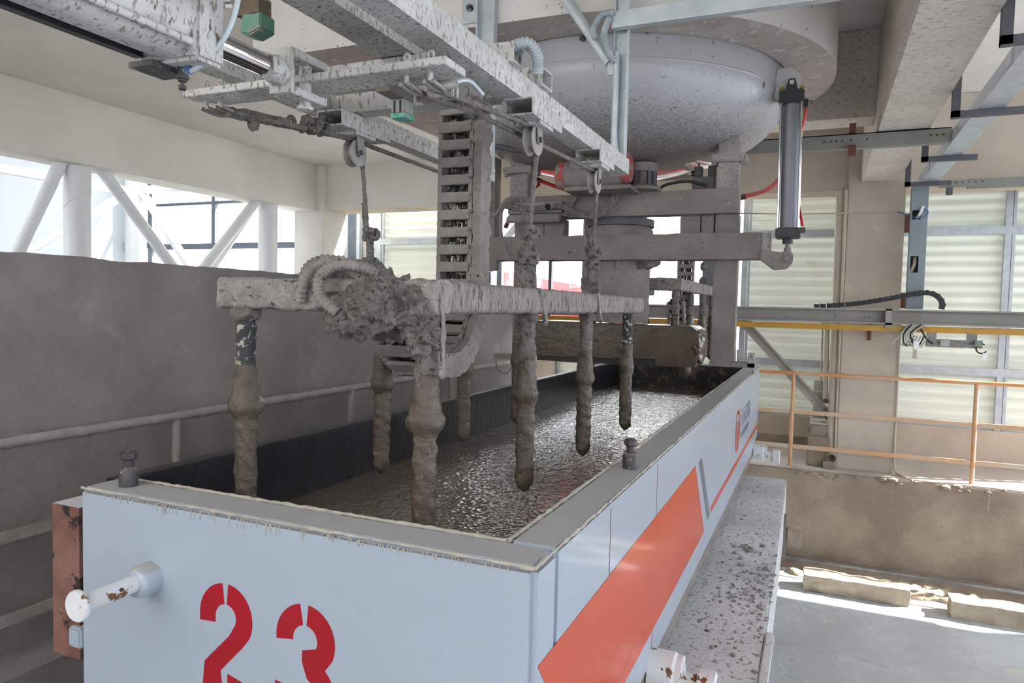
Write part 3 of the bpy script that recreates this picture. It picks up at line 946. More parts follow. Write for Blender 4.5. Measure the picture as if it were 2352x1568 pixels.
for y in (4.3, 5.9, 7.2):
    part(gt, 'joint_plate', box(B(), .829, .835, y, y + .12, 3.87, 3.945), 'galvclean')
for i, (y, lb) in enumerate(((3.85, 'dark angle hanger at the top right corner of the view'), (5.15, 'largest dark angle hanger under the cable tray'),
                             (6.55, 'dark angle hanger below the grey channel'), (7.75, 'farthest dark angle hanger next to the pillar top'))):
    h = thing('angle_hanger', (.72, y, 3.83), lb, 'bracket', 'dark angle hangers of the cable tray')
    part(h, 'upright', box(B(), .70, .745, y, y + .045, 3.82, 4.18), 'darkangle')
    part(h, 'arm', box(B(), .70, 1.08, y, y + .045, 3.822, 3.862), 'darkangle')
fr = thing('steel_channel', (1.5, 8.2, 3.85), 'grey bolted channel above the right cladding windows', 'beam')
part(fr, 'channel_profile', box(B(), 1.28, 4.8, 8.19, 8.25, 3.85, 3.94), 'greysteel')
part(fr, 'splice_plate', box(B(), 1.03, 1.45, 8.16, 8.19, 3.86, 3.93), 'greysteel')
for i in range(6):
    part(fr, 'bolt', lathe(B(), [(.008, 8.15), (.008, 8.16)], (1.12 + .055 * i, 0, 3.905), 'y', 8), 'rust')
part(fr, 'clip', box(B(), 1.10, 1.15, 8.14, 8.2, 3.79, 3.86), 'darkangle')

# ================================================================ TRANSFER CAR, RAIL, BLOCKS
tc_ = thing('transfer_car', (-.9, 4, 0), 'low cement-dusted transfer car deck under the white mould', 'transfer car')
dk = B()
prism(dk, [(-2.1, .9), (-.125, .9), (-.195, 6.45), (-2.1, 6.45)], 'z', .78, 1.18)
part(tc_, 'deck', dk, 'deck', bev=.012)
for y in (2.2, 4.0, 5.8):
    part(tc_, 'wheel', lathe(B(), [(.05, -.9), (.39, -.9), (.39, -.8), (.05, -.8)], (0, y, .39), 'x', 24), 'bolt', smooth=30)
for x, y in ((-.40, 6.05), (-.42, 5.86), (-.42, 5.15), (-.43, 5.05), (-.35, 4.5), (-.40, 3.2)):
    part(tc_, 'bolt_hole', lathe(B(), [(.012, 1.178), (.012, 1.181)], (x, y, 0), 'z', 10), 'black')
part(tc_, 'deck_edge', box(B(), -.16, -.125, .9, 3.3, 1.13, 1.186), 'deck', bev=.006)
bp = part(tc_, 'bumper_plate', box(B(), -.19, -.17, 5.9, 6.02, .66, 1.0), 'frame')
part(bp, 'bumper', box(B(), -.17, -.055, 5.92, 6.06, .76, .90), 'block', bev=.012)
cr = B()
for i in range(210):
    x = -.16 - abs(random.gauss(0, .17)); y = random.gauss(3.75, .38)
    if x < -.5: continue
    g = bmesh.ops.create_icosphere(cr, subdivisions=1, radius=random.uniform(.003, .010))
    for v in g['verts']:
        v.co = Vector((v.co.x * 1.3 + x, v.co.y * 1.5 + y, v.co.z * .6 + 1.182))
for i in range(12):
    g = bmesh.ops.create_icosphere(cr, subdivisions=1, radius=random.uniform(.010, .018))
    x, y = random.gauss(-.34, .06), random.gauss(4.35, .12)
    for v in g['verts']:
        v.co = Vector((v.co.x * 1.4 + x, v.co.y * 1.4 + y, v.co.z * .8 + 1.185))
part(tc_, 'mud_crumbs', rough(cr, .006, 120), 'crumb', kind='stuff', label='dried mud crumbs scattered on the deck')
fl = thing('floor_rail', (1, 7.85, 0), 'steel floor rail at foot of the walkway wall', 'rail')
part(fl, 'rail_head', box(B(), -1.2, 5, 7.86, 7.91, .02, .055), 'railsteel', bev=.008)
part(fl, 'rail_bed', rough(prism(B(), [(7.7, 0), (8.04, 0), (8.04, .03), (7.93, .03), (7.84, .03), (7.76, .02)], 'x', -1.2, 5), .0, 1), 'kerb')
for i, (x0, x1, lb) in enumerate(((-.03, .84, 'nearer mud-covered concrete block lying beside the floor rail'), (1.15, 2.4, 'mud-covered concrete block cut off by the right picture edge'))):
    b_ = B()
    box(b_, x0, x1, 7.13 - .09 * i, 7.34 - .09 * i, 0, .15)
    bmesh.ops.subdivide_edges(b_, edges=b_.edges, cuts=14, use_grid_fill=True)
    single('concrete_block', rough(b_, .02, 9, i), 'block', lb, 'block', group='concrete blocks beside the floor rail')
md = B()
for i in range(60):
    x = random.choice((random.uniform(.85, 1.14), random.uniform(-.25, 2.3)))
    blob(md, (x, random.uniform(7.42, 7.72), .005), random.uniform(.03, .085), 2, (1.5, 1, .55))
single('mud_heap', rough(md, .03, 14), 'block', 'hardened mud heaped between rail and concrete blocks', 'mud', kind='stuff', smooth=60)

# ================================================================ THE MOULD
mo = thing('casting_mould', (-1.21, 4.37, 1.28), 'long white steel mould with orange stripe and red number 23', 'mould')
XR, XL, Y0, Y1, ZT, ZB = -.515, -1.907, 1.352, 7.39, 2.06, 1.30
part(mo, 'front_wall', box(B(), XL, XR, Y0, 1.484, 1.22, ZT), 'paint', bev=.014)
sw = B()
prism(sw, [(1.484, ZT), (Y1, ZT), (Y1, 1.37), (6.75, ZB), (1.484, ZB)], 'x', -.633, XR)
part(mo, 'right_wall', sw, 'paint', bev=.008)
part(mo, 'back_wall', box(B(), XL, -.633, 7.27, Y1, ZB, ZT), 'paint', bev=.01)
part(mo, 'bottom_plate', box(B(), XL, -.52, 1.45, 7.3, 1.24, 1.30), 'frame')
sp = part(mo, 'side_plate', box(B(), -1.95, -1.905, 1.47, 7.36, 1.5, 2.055), 'black', label='black removable left side plate')
sl = part(mo, 'side_girder', box(B(), -2.035, -1.92, 1.36, 7.3, 1.55, 1.995), 'rustplate', label='rusty brown side girder')
part(mo, 'latch_lug', box(B(), -1.95, -1.90, 1.345, 1.40, 1.59, 1.65), 'paint', bev=.006)
part(mo, 'liner_plate', box(B(), -1.905, -1.899, 1.484, 7.27, 1.4, 2.05), 'liner', label='glossy black inner liner')
part(mo, 'liner_plate', box(B(), -1.9, -.633, 1.484, 1.490, 1.4, 2.045), 'liner', label='glossy black inner liner')
part(mo, 'liner_plate', box(B(), -.639, -.633, 1.49, 7.27, 1.4, 2.045), 'liner', label='glossy black inner liner')
part(mo, 'liner_plate', box(B(), -1.9, -.633, 7.262, 7.27, 1.4, 2.05), 'linerend', label='black end liner with slurry smears')
rim = B()
for a, b, w in (((-1.90, 1.356, 2.058), (-.52, 1.356, 2.058), .0035), ((-.519, 1.356, 2.058), (-.519, 7.38, 2.058), .0035),
                ((-1.83, 1.482, 2.06), (-.64, 1.482, 2.06), .005), ((-.636, 1.49, 2.06), (-.636, 7.2, 2.06), .005)):
    tube(rim, resample([a, b], .02), w, 8)
part(mo, 'mud_rim', rough(rim, .004, 45), 'driedrim', kind='stuff', label='dried mud drips along the rim')
dr = B()
for i in range(110):
    x = random.uniform(-1.88, -.55)
    l_ = random.uniform(.006, .022) * (1.4 if -1.6 < x < -1.1 else .7)
    tube(dr, [(x, 1.3515, 2.052), (x + random.uniform(-.002, .002), 1.3508, 2.05 - l_)], [.0016, .0006], 5)
part(mo, 'mud_drip', dr, 'driedrim', kind='stuff', label='thin mud runs below the front rim')
def bolt(x, y, z, m):
    t = part(mo, 'locking_bolt', lathe(B(), [(.026, z), (.026, z + .048), (.022, z + .055)], (x, y, 0), 'z', 20), 'bolt', smooth=30)
    part(t, 'bolt_neck', lathe(B(), [(.013, z + .05), (.013, z + .085)], (x, y, 0), 'z', 16), 'bolt', smooth=30)
    part(t, 'bolt_head', lathe(B(), [(.018, z + .08), (.023, z + .086), (.023, z + .100), (.016, z + .106)], (x, y, 0), 'z', 8), 'bolt')
    part(t, 'collar', lathe(B(), [(.024, z + .048), (.022, z + .060)], (x, y, 0), 'z', 20), 'mud', smooth=30)
bolt(-1.80, 1.425, 2.055, None)
bolt(-.568, 2.36, 2.055, None)
# lifting pin on the front
pn = part(mo, 'lifting_pin', lathe(B(), [(.022, 1.352), (.022, 1.145)], (-1.62, 0, 1.85), 'y', 28), 'paintrust', smooth=40, label='white lifting pin on the front face')
part(pn, 'pin_boss', rough(lathe(B(), [(.041, 1.352), (.041, 1.31), (.034, 1.298), (.028, 1.296)], (-1.62, 0, 1.85), 'y', 28), .004, 30), 'paint', smooth=50)
part(pn, 'pin_disc', lathe(B(), [(.036, 1.152), (.039, 1.148), (.039, 1.140), (.036, 1.136)], (-1.62, 0, 1.85), 'y', 36), 'paintrust', smooth=40)
# side rollers
for yy in (2.56, 7.05):
    r_ = part(mo, 'side_roller', lathe(B(), [(.085, -.515), (.085, -.43), (.078, -.42), (.078, -.40)], (0, yy, 1.27), 'x', 32), 'paintrust', smooth=30, label='white rust-chipped roller hub')
    part(r_, 'axle', lathe(B(), [(.045, -.41), (.045, -.34)], (0, yy, 1.25), 'x', 24), 'paintrust', smooth=30)
    part(r_, 'roller_disc', lathe(B(), [(.06, -.345), (.066, -.34), (.066, -.285), (.045, -.28), (.045, -.30)], (0, yy, 1.25), 'x', 28), 'paintrust', smooth=30)
for y in (2.2, 6.0):
    part(mo, 'support_leg', box(B(), -.60, -.53, y - .06, y + .06, 1.18, 1.245), 'frame')
    part(mo, 'support_leg', box(B(), -1.88, -1.8, y - .06, y + .06, 1.18, 1.245), 'frame')
# print on the right side
XP = -.5142
part(mo, 'orange_band', prism(B(), [(1.374, 1.842), (3.455, 1.856), (3.84, 1.425), (2.16, 1.425), (1.70, 1.425), (1.52, 1.66)], 'x', XP - .0004, XP + .0006), 'orange', label='broad orange arrow band')
part(mo, 'grey_bar', prism(B(), [(3.56, 1.856), (3.66, 1.856), (4.05, 1.46), (3.95, 1.46)], 'x', XP, XP + .0006), 'greyvinyl', label='slanting grey bar')
part(mo, 'orange_line', prism(B(), [(4.06, 1.503), (7.38, 1.503), (7.38, 1.465), (4.09, 1.465)], 'x', XP, XP + .0006), 'orange', label='narrow orange line')
lg = B()
def ring2(bm, yc, zc, ro, ri, a0=0, a1=360, n=40):
    P = []
    for i in range(n + 1):
        a = math.radians(a0 + (a1 - a0) * i / n)
        P.append((bm.verts.new((XP + .0007, yc + ro * math.cos(a), zc + ro * math.sin(a))), bm.verts.new((XP + .0007, yc + ri * math.cos(a), zc + ri * math.sin(a)))))
    for a, b in zip(P, P[1:]):
        bm.faces.new((a[0], b[0], b[1], a[1]))
ring2(lg, 5.44, 1.72, .160, .128)
ring2(lg, 5.44, 1.72, .100, .074, 130, 410)
ring2(lg, 5.44, 1.70, .045, .022, 180, 360, 16)
prism(lg, [(5.395, 1.70), (5.418, 1.70), (5.418, 1.79), (5.395, 1.79)], 'x', XP, XP + .0007)
prism(lg, [(5.462, 1.70), (5.485, 1.70), (5.485, 1.79), (5.462, 1.79)], 'x', XP, XP + .0007)
prism(lg, [(5.40, 1.845), (5.48, 1.845), (5.44, 1.875)], 'x', XP, XP + .0007)
prism(lg, [(5.41, 1.63), (5.47, 1.63), (5.44, 1.57)], 'x', XP, XP + .0007)
part(mo, 'round_emblem', lg, 'orange', label='round orange-red company emblem')
t = textmesh('天元智能', .215)
for v in t.verts:
    v.co = Vector((XP + .0003 + v.co.z, 5.68 + v.co.x * .92, 1.725 + v.co.y * .72))
part(mo, 'lettering', t, 'bluevinyl', label='blue-grey company characters')
t = textmesh('TEEYER INTELLIGENT', .075)
for v in t.verts:
    v.co = Vector((XP + .0003 + v.co.z, 5.68 + v.co.x * .92, 1.625 + v.co.y * .9))
part(mo, 'lettering', t, 'bluevinyl', label='small blue-grey latin lettering')
seam = B()
for y in (1.93, 2.56):
    box(seam, XR - .002, XR + .0012, y - .001, y + .001, 1.30, 2.04)
part(mo, 'weld_seam', seam, 'rustplate', kind='stuff', label='hairline vertical seams')
# stencilled 23 on the front
YP = Y0 - .0005
def band(bm, c, ro, ri, a0, a1, n=16, sz=1.0):
    P = []
    for i in range(n + 1):
        a = math.radians(a0 + (a1 - a0) * i / n)
        P.append((bm.verts.new((c[0] + ro * math.cos(a), YP, c[1] + sz * ro * math.sin(a))), bm.verts.new((c[0] + ri * math.cos(a), YP, c[1] + sz * ri * math.sin(a)))))
    for a, b in zip(P, P[1:]):
        bm.faces.new((a[0], b[0], b[1], a[1]))
def poly(bm, pts):
    bm.faces.new([bm.verts.new((x, YP, z)) for x, z in pts])
two = B()
c2 = (-1.358, 1.790)
band(two, c2, .088, .034, 185, 97, 14)
poly(two, [(-1.446, 1.783), (-1.392, 1.787), (-1.392, 1.772), (-1.446, 1.768)])
band(two, c2, .088, .034, 85, -28, 18)
poly(two, [(-1.328, 1.774), (-1.2803, 1.7487), (-1.302, 1.722), (-1.346, 1.745)])
poly(two, [(-1.302, 1.722), (-1.346, 1.745), (-1.430, 1.662), (-1.375, 1.648)])
poly(two, [(-1.430, 1.662), (-1.375, 1.648), (-1.368, 1.60), (-1.436, 1.60)])
poly(two, [(-1.436, 1.60), (-1.368, 1.60), (-1.368, 1.545), (-1.436, 1.545)])
poly(two, [(-1.352, 1.645), (-1.27, 1.625), (-1.262, 1.60), (-1.262, 1.545), (-1.352, 1.545)])
part(mo, 'stencil_digit', two, 'stencil', label='red stencilled figure 2')
three = B()
c3 = (-1.106, 1.784)
band(three, c3, .088, .036, 188, 100, 14)
band(three, c3, .088, .036, 84, -25, 18)
poly(three, [(-1.073, 1.769), (-1.026, 1.747), (-1.046, 1.722), (-1.115, 1.728), (-1.115, 1.757)])
c4 = (-1.106, 1.65)
band(three, c4, .092, .036, 48, -90, 22)
poly(three, [(-1.115, 1.728), (-1.046, 1.722), (-1.0444, 1.7184), (-1.0819, 1.6768), (-1.10, 1.69)])
band(three, c4, .092, .036, 170, 262, 14)
part(mo, 'stencil_digit', three, 'stencil', label='red stencilled figure 3')

# slurry
sb = B()
nx, ny = 60, 240
gv = [[sb.verts.new((-1.899 + 1.26 * i / nx, 1.49 + 5.772 * j / ny, 1.81 + .004 * noise.fractal(Vector((i * .28, j * .28, 0)), 1, 2, 3))) for j in range(ny + 1)] for i in range(nx + 1)]
for i in range(nx):
    for j in range(ny):
        sb.faces.new((gv[i][j], gv[i + 1][j], gv[i + 1][j + 1], gv[i][j + 1]))
single('slurry_pool', sb, 'slurry', 'glistening brown wet slurry filling the white mould', 'slurry', kind='stuff', smooth=180)

# ================================================================ VIBRATOR RIGS
def rod_profile(zt, zb, r_m, r_c, zc, seed, spiral=0.0, mode='full', rr=.033):
    """lathe profile points with noise; returns bmesh in local xy around 0"""
    prof = []
    if mode == 'mast':
        z = zt
        while z > zc + .075:
            prof.append((r_m, z)); z -= .012
        prof.append((r_m, zc + .06)); prof.append((r_m * .8, zc + .055))
    else:
        prof.append((rr * .80, zc + .125)); prof.append((rr * .96, zc + .115))
        for i in range(9):
            q = i / 8
            prof.append((rr * .98 + (r_c * .92 - rr * .98) * q ** 1.8, zc + .10 - .085 * q))
        prof.append((r_c, zc + .006)); prof.append((r_c, zc - .008)); prof.append((r_c * .95, zc - .018)); prof.append((rr * 1.06, zc - .034))
        z = zc - .045
        while z > zb + .045:
            prof.append((rr, z)); z -= .012
        prof += [(rr, zb + .04), (rr * .93, zb + .030), (rr * .6, zb + .014), (.004, zb)]
    bm = B()
    n = 28
    lathe(bm, prof, (0, 0, 0), 'z', n)
    if spiral:
        for v in bm.verts:
            if v.co.z < zc - .05 and v.co.z > zb + .05:
                a = math.atan2(v.co.y, v.co.x)
                k = 1 + spiral * math.sin(2 * a + v.co.z * 150)
                v.co.x *= k; v.co.y *= k
    return bm

def rig(name, loc, label, xs, ys_l, ys_r, zbar, ztips, zc, grp, seed0, rod_mats):
    g = thing(name, loc, label, 'vibrator')
    xl, xr = xs
    z = zbar
    # front cross bar and two long bars, wrapped and caked
    s = 0.045
    a = (xl - .075, ys_l[0], z); b = (xr + .045, ys_r[0], z)
    part(g, 'front_bar', rough(tube(B(), resample([a, b], .012), s, sect=SQ), .007, 26, seed0), 'wrapx', smooth=60)
    for x, ys, nm in ((xr, ys_r, 'side_bar'), (xl, ys_l, 'side_bar')):
        part(g, nm, rough(tube(B(), resample([(x, ys[0] + .04, z), (x, ys[-1] + .17, z)], .015), s, sect=SQ), .0045, 38, seed0 + x), 'wrap', smooth=60)
    k = 0
    for x, ys in ((xl, ys_l), (xr, ys_r)):
        for i, y in enumerate(ys):
            mm, sp, rc, am = rod_mats[k % len(rod_mats)]
            bm = rod_profile(z - .04, 0, .0285, rc, zc, k, 0, 'mast')
            rough(bm, am, 30, k + seed0 * 1.3)
            for v in bm.verts: v.co += Vector((x, y, 0))
            mt = part(g, 'rod_mast', bm, mm, smooth=70)
            bm = rod_profile(0, ztips, 0, rc, zc, k, sp, 'rod')
            rough(bm, .0035 + am * .32, 34, k + 9 + seed0, 4)
            for v in bm.verts: v.co += Vector((x, y, 0))
            part(mt, 'poker', bm, 'wet' if seed0 < 5 else 'wetdark', smooth=70, label='wet brown vibrating poker')
            k += 1
    return g
mats1 = [('blackpipe', 0, .052, .005), ('mud', .06, .046, .005), ('mud', 0, .047, .008), ('mud', 0, .044, .006),
         ('mud', 0, .052, .012), ('mud', 0, .046, .008), ('mud', .06, .044, .005), ('blackpipe', 0, .041, .006)]
rig1 = rig('vibrator_frame', (-1.27, 2.6, 1.93), 'front mud-caked frame of eight poker rods over near slurry',
           (-1.575, -.965), [1.645, 2.375, 3.085, 3.76], [1.665, 2.385, 3.09, 3.855], 2.62, 1.925, 2.285, None, 1, mats1)
def mudlump(root, pts, nm='mud_crust', m='mud', amp=.026, sc=44, sub=5):
    bm = B()
    for c, r, sq in pts:
        blob(bm, c, r, sub, sq)
    return part(root, nm, rough(bm, amp, sc, len(pts), 4), m, smooth=80)
mudlump(rig1, [((-1.08, 1.63, 2.60), .075, (1.4, 1, 1)), ((-1.17, 1.64, 2.57), .075, (1.3, 1, .9)), ((-1.23, 1.66, 2.59), .05, (1.2, 1, .9)),
               ((-.99, 1.645, 2.58), .062, (1, 1, 1.1)), ((-.965, 1.65, 2.52), .045, (1, 1, 1.3)), ((-1.10, 1.7, 2.545), .06, (1.3, 1, .8))])
mudlump(rig1, [((-1.575, 1.645, 2.56), .04, (1.2, 1, .6)), ((-.965, 2.385, 2.56), .034, (1.2, 1, .8)), ((-.965, 3.09, 2.56), .033, (1.2, 1, .8))], 'mud_clod', 'mud', .014, 30, 3)['kind'] = 'stuff'
hang = B()
tube(hang, smoothpath([(-.925, 1.66, 2.66), (-.915, 1.66, 2.56), (-.912, 1.66, 2.47), (-.912, 1.66, 2.43)], 6), [.008] * 18 + [.007], 8)
blob(hang, (-.912, 1.66, 2.42), .012, 2, (1, 1, 1.8))
part(rig1, 'hanging_strip', rough(hang, .004, 50), 'wrap', smooth=60, label='mud strip hanging off the bar')
flap = B()
for y in (2.40, 3.11):
    prism(flap, [(y - .03, 2.665), (y + .005, 2.665), (y + .055, 2.55), (y + .045, 2.53), (y + .015, 2.575)], 'x', -.925, -.912)
part(rig1, 'wrapping_flap', rough(flap, .003, 40), 'wrap', kind='stuff', label='loose flaps of the wrapping')
for x, y in ((-1.575, 2.30), (-.965, 2.36), (-.975, 3.2), (-1.575, 3.0)):
    lgp = prism(B(), [(x - .035, 2.655), (x + .035, 2.655), (x + .035, 2.72), (x + .018, 2.745), (x - .018, 2.745), (x - .035, 2.72)], 'y', y - .012, y + .012)
    bmesh.ops.subdivide_edges(lgp, edges=lgp.edges, cuts=3, use_grid_fill=True)
    part(rig1, 'lifting_lug', rough(lgp, .004, 40), 'mud', bev=0)
# terminal plate and corrugated hoses on the front bar
pb = B()
prism(pb, [(-1.36, 2.66), (-1.20, 2.66), (-1.215, 2.70), (-1.245, 2.725), (-1.36, 2.728)], 'y', 1.70, 1.86)
bmesh.ops.subdivide_edges(pb, edges=pb.edges, cuts=6, use_grid_fill=True)
part(rig1, 'terminal_box', rough(pb, .007, 34), 'mud', smooth=50)
def flex(pts, r, pitch=.009):
    p = resample(smoothpath(pts, 10), pitch / 2)
    rs = [r * (1.0 if (i % 2) else .76) for i in range(len(p))]
    return tube(B(), p, rs, 14)
for off, pts in ((0, [(-1.335, 1.60, 2.60), (-1.30, 1.58, 2.67), (-1.245, 1.585, 2.705), (-1.19, 1.60, 2.70), (-1.15, 1.63, 2.66)]),
                 (1, [(-1.19, 1.575, 2.57), (-1.235, 1.56, 2.615), (-1.235, 1.56, 2.67), (-1.19, 1.575, 2.70), (-1.13, 1.60, 2.695), (-1.09, 1.63, 2.67)]),
                 (2, [(-1.36, 1.64, 2.61), (-1.345, 1.63, 2.68), (-1.30, 1.64, 2.715), (-1.24, 1.67, 2.715)])):
    part(rig1, 'ribbed_hose', rough(flex(pts, .0175 if off else .0165, .013), .0012, 60), 'mudlight', smooth=30, label='mud-crusted ribbed cable hose')
mats2 = [('mud', .07, .045, .005)] * 8
rig2 = rig('vibrator_frame', (-1.27, 6.2, 2.1), 'rear poker-rod frame hanging behind the distributor box',
           (-1.60, -.965), [5.25, 5.86, 6.55, 7.1], [5.25, 5.9, 6.55, 7.15], 2.785, 2.12, 2.44, None, 6, mats2)
for y in (6.55, 7.05):
    lgp = prism(B(), [(-1.0, 2.82), (-.93, 2.82), (-.93, 2.87), (-.95, 2.90), (-.98, 2.90), (-1.0, 2.87)], 'y', y - .012, y + .012)
    part(rig2, 'lifting_lug', lgp, 'mud')

# drag chains
def chain(name, label, x0, x1, path, n, m_plate='mudlight', pitch=.07, half=.045, slots=False):
    g = thing(name, tuple(path[0]), label, 'cable chain')
    P = resample(path, .01)
    pts = [P[0]]
    for p in P[1:]:
        if (p - pts[-1]).length >= pitch: pts.append(p)
    me = None
    for a, b in zip(pts, pts[1:]):
        d = b - a
        if me is None:
            bm = B()
            w = (x1 - x0) / 2
            for sx in (-1, 1):
                box(bm, sx * w - .009, sx * w + .009, -half, half, -pitch * .56, pitch * .5)
            # cross bars on both faces
            for sy in (-1, 1):
                box(bm, -w, w, sy * half - .008, sy * half + .008, -pitch * .26, pitch * .30)
                for sx in (-1, 1):
                    for dz in (-.008, .012):
                        box(bm, sx * w * .72 - .004, sx * w * .72 + .004, sy * (half + .008) - .001, sy * (half + .008) + .001, dz - .003, dz + .003)
            bmesh.ops.subdivide_edges(bm, edges=bm.edges, cuts=2, use_grid_fill=True)
            me = finish('chain_link', rough(bm, .0025, 45), m_plate)
        ang = math.atan2(d.y, d.z)
        mid = (a + b) / 2
        mid.x = (x0 + x1) / 2
        share(g, 'chain_link', me, Matrix.Translation(mid - Vector(path[0])) @ Matrix.Rotation(-ang, 4, 'X'))
    for k in range(5):
        x = x0 + (x1 - x0) * (.2 + .15 * k)
        pp = [Vector((x, p.y + .008 * math.sin(k * 2 + p.z * 20), p.z)) for p in P[::3]]
        part(g, 'enclosed_cable', tube(B(), pp, .011, 8), 'blackpipe', smooth=50)
    return g
pth = [Vector((-1.37, 2.62, 3.42)), Vector((-1.38, 2.62, 2.66))]
pth += [Vector(p) for p in arc((-1.38, 2.37, 2.62), .25, 0, -180, 14, 'yz')]
pth += [Vector((-1.38, 2.12, 2.64))]
ch = chain('drag_chain', 'mud-caked ladder-like cable chain hanging behind the front vibrator frame', -1.445, -1.305, pth, 20)
side = B()
part(ch, 'side_cover', rough(tube(B(), resample([Vector((-1.275, 2.62, 3.42)), Vector((-1.275, 2.62, 2.64))] + [Vector(p) for p in arc((-1.275, 2.37, 2.62), .25, 0, -165, 16, 'yz')], .012), 1.0, sect=[(-.045, -.018), (0, -.019), (.045, -.018), (.045, 0), (.045, .018), (0, .019), (-.045, .018), (-.045, 0)], roll=(1, 0, 0)), .009, 34), 'mudlight', label='solid mud-covered chain side')
pth2 = [Vector((-1.24, 7.25, 3.15)), Vector((-1.24, 7.25, 2.72))] + [Vector(p) for p in arc((-1.24, 7.0, 2.7), .25, 0, -180, 12, 'yz')]
chain('drag_chain', 'small muddy cable chain behind the rear vibrator frame', -1.31, -1.17, pth2, 12)

# ================================================================ OVERHEAD RAILS, CYLINDER, ROPES
def boxtube(bm, x0, x1, y0, y1, z0, z1, t, axis):
    """hollow rectangular tube along axis"""
    if axis == 'y':
        box(bm, x0, x1, y0, y1, z0, z0 + t); box(bm, x0, x1, y0, y1, z1 - t, z1)
        box(bm, x0, x0 + t, y0, y1, z0 + t, z1 - t); box(bm, x1 - t, x1, y0, y1, z0 + t, z1 - t)
    else:
        box(bm, x0, x1, y0, y1, z0, z0 + t); box(bm, x0, x1, y0, y1, z1 - t, z1)
        box(bm, x0, x1, y0, y0 + t, z0 + t, z1 - t); box(bm, x0, x1, y1 - t, y1, z0 + t, z1 - t)
    return bm
cg = thing('overhead_carriage', (-1.3, 2, 3.27), 'splashed galvanised rail frame above the mould', 'rail frame')
part(cg, 'rail', boxtube(B(), -.99, -.905, .2, 3.54, 3.27, 3.345, .005, 'y'), 'galvdirty', label='galvanised rail at the hanger posts')
part(cg, 'rail', boxtube(B(), -1.712, -1.645, .2, 3.54, 3.27, 3.34, .005, 'y'), 'galvdirty', label='galvanised rail carrying the far pulley')
ccx = B()
box(ccx, -1.26, -1.14, .2, 2.25, 3.345, 3.352); box(ccx, -1.15, -1.14, .2, 2.25, 3.352, 3.43); box(ccx, -1.26, -1.25, .2, 2.25, 3.352, 3.43)
part(cg, 'centre_channel', ccx, 'galvdirty')
for y0, y1 in ((1.86, 1.93), (2.13, 2.21)):
    part(cg, 'cross_beam', boxtube(B(), -1.645, -.99, y0, y1, 3.275, 3.34, .004, 'x'), 'galvdirty')
part(cg, 'gusset', prism(B(), [(-1.645, 3.27), (-1.645, 3.34), (-1.57, 3.34)], 'y', 1.80, 1.86), 'galvdirty')
for y0, y1 in ((2.02, 2.10), (2.26, 2.36)):
    part(cg, 'stub_tube', boxtube(B(), -1.02, -.885, y0, y1, 3.345, 3.405, .005, 'x'), 'galvdirty')
part(cg, 'flex_conduit', flex([(-.90, 2.05, 3.40), (-.86, 2.07, 3.41), (-.84, 2.1, 3.38), (-.845, 2.12, 3.33)], .02, .008), 'galv', smooth=40)
# handle-like hook further back
# clevis plate and pull bar
pl_ = thing('pull_bar', (-1.3, 1.58, 3.19), 'flat steel pull bar with rope shackles at both ends', 'pull bar')
pbm = B()
prism(pbm, [(-1.73, 1.55), (-.86, 1.55), (-.86, 1.66), (-1.66, 1.66), (-1.73, 1.60)], 'z', 3.185, 3.205)
part(pl_, 'bar', pbm, 'galvdirty', bev=.002)
cl = B()
box(cl, -1.335, -1.265, 1.47, 1.485, 3.135, 3.25); box(cl, -1.335, -1.265, 1.485, 1.62, 3.135, 3.155); box(cl, -1.335, -1.265, 1.485, 1.62, 3.23, 3.25)
part(pl_, 'clevis', cl, 'galvdirty', bev=.002)
part(pl_, 'clevis_pin', lathe(B(), [(.022, 3.115), (.022, 3.125), (.016, 3.126), (.016, 3.26)], (-1.30, 1.57, 0), 'z', 20), 'galvdirty', smooth=30)
for x in (-1.69, -1.635, -1.00, -.93):
    sh = part(pl_, 'shackle_bolt', lathe(B(), [(.007, 3.165), (.007, 3.225)], (x, 1.60, 0), 'z', 10), 'galvdirty', smooth=30)
    part(sh, 'eye_nut', tube(B(), arc((x, 1.60, 3.232), .008, 0, 360, 10, 'xz')[:-1], .004, 6, closed=True), 'galvdirty')
    part(sh, 'shackle', tube(B(), smoothpath([(x - .012, 1.59, 3.162), (x - .012, 1.64, 3.158), (x, 1.668, 3.158), (x + .012, 1.64, 3.158), (x + .012, 1.59, 3.162)], 4), .006, 8), 'sheave', smooth=50)
# pneumatic cylinder
cy_ = thing('pneumatic_cylinder', (-1.3, .6, 3.1), 'large splashed pneumatic cylinder with chrome rod at top left', 'cylinder')
AX = (-1.3, 0, 3.188)
part(cy_, 'barrel', lathe(B(), [(.078, -.2), (.078, 1.18)], AX, 'y', 40), 'galvdirty', smooth=40)
part(cy_, 'end_cap', box(B(), -1.385, -1.215, 1.125, 1.205, 3.103, 3.273), 'galvdirty', bev=.008)
part(cy_, 'gland', lathe(B(), [(.045, 1.20), (.045, 1.225), (.04, 1.23)], AX, 'y', 28), 'galvdirty', smooth=40)
part(cy_, 'piston_rod', lathe(B(), [(.0275, 1.21), (.0275, 1.42)], AX, 'y', 32), 'chrome', smooth=40, label='polished chrome piston rod')
part(cy_, 'rod_nut', lathe(B(), [(.034, 1.41), (.034, 1.435)], AX, 'y', 6), 'galvdirty')
part(cy_, 'rod_eye', lathe(B(), [(.030, 1.43), (.036, 1.445), (.036, 1.472)], AX, 'y', 24), 'galvdirty', smooth=30)
for sx, sz in ((1, -1), (-1, -1), (1, 1), (-1, 1)):
    part(cy_, 'tie_rod', tube(B(), [(-1.3 + sx * .068, -.2, 3.188 + sz * .05), (-1.3 + sx * .068, 1.17, 3.188 + sz * .05)], .009, 10), 'galvdirty', smooth=40)
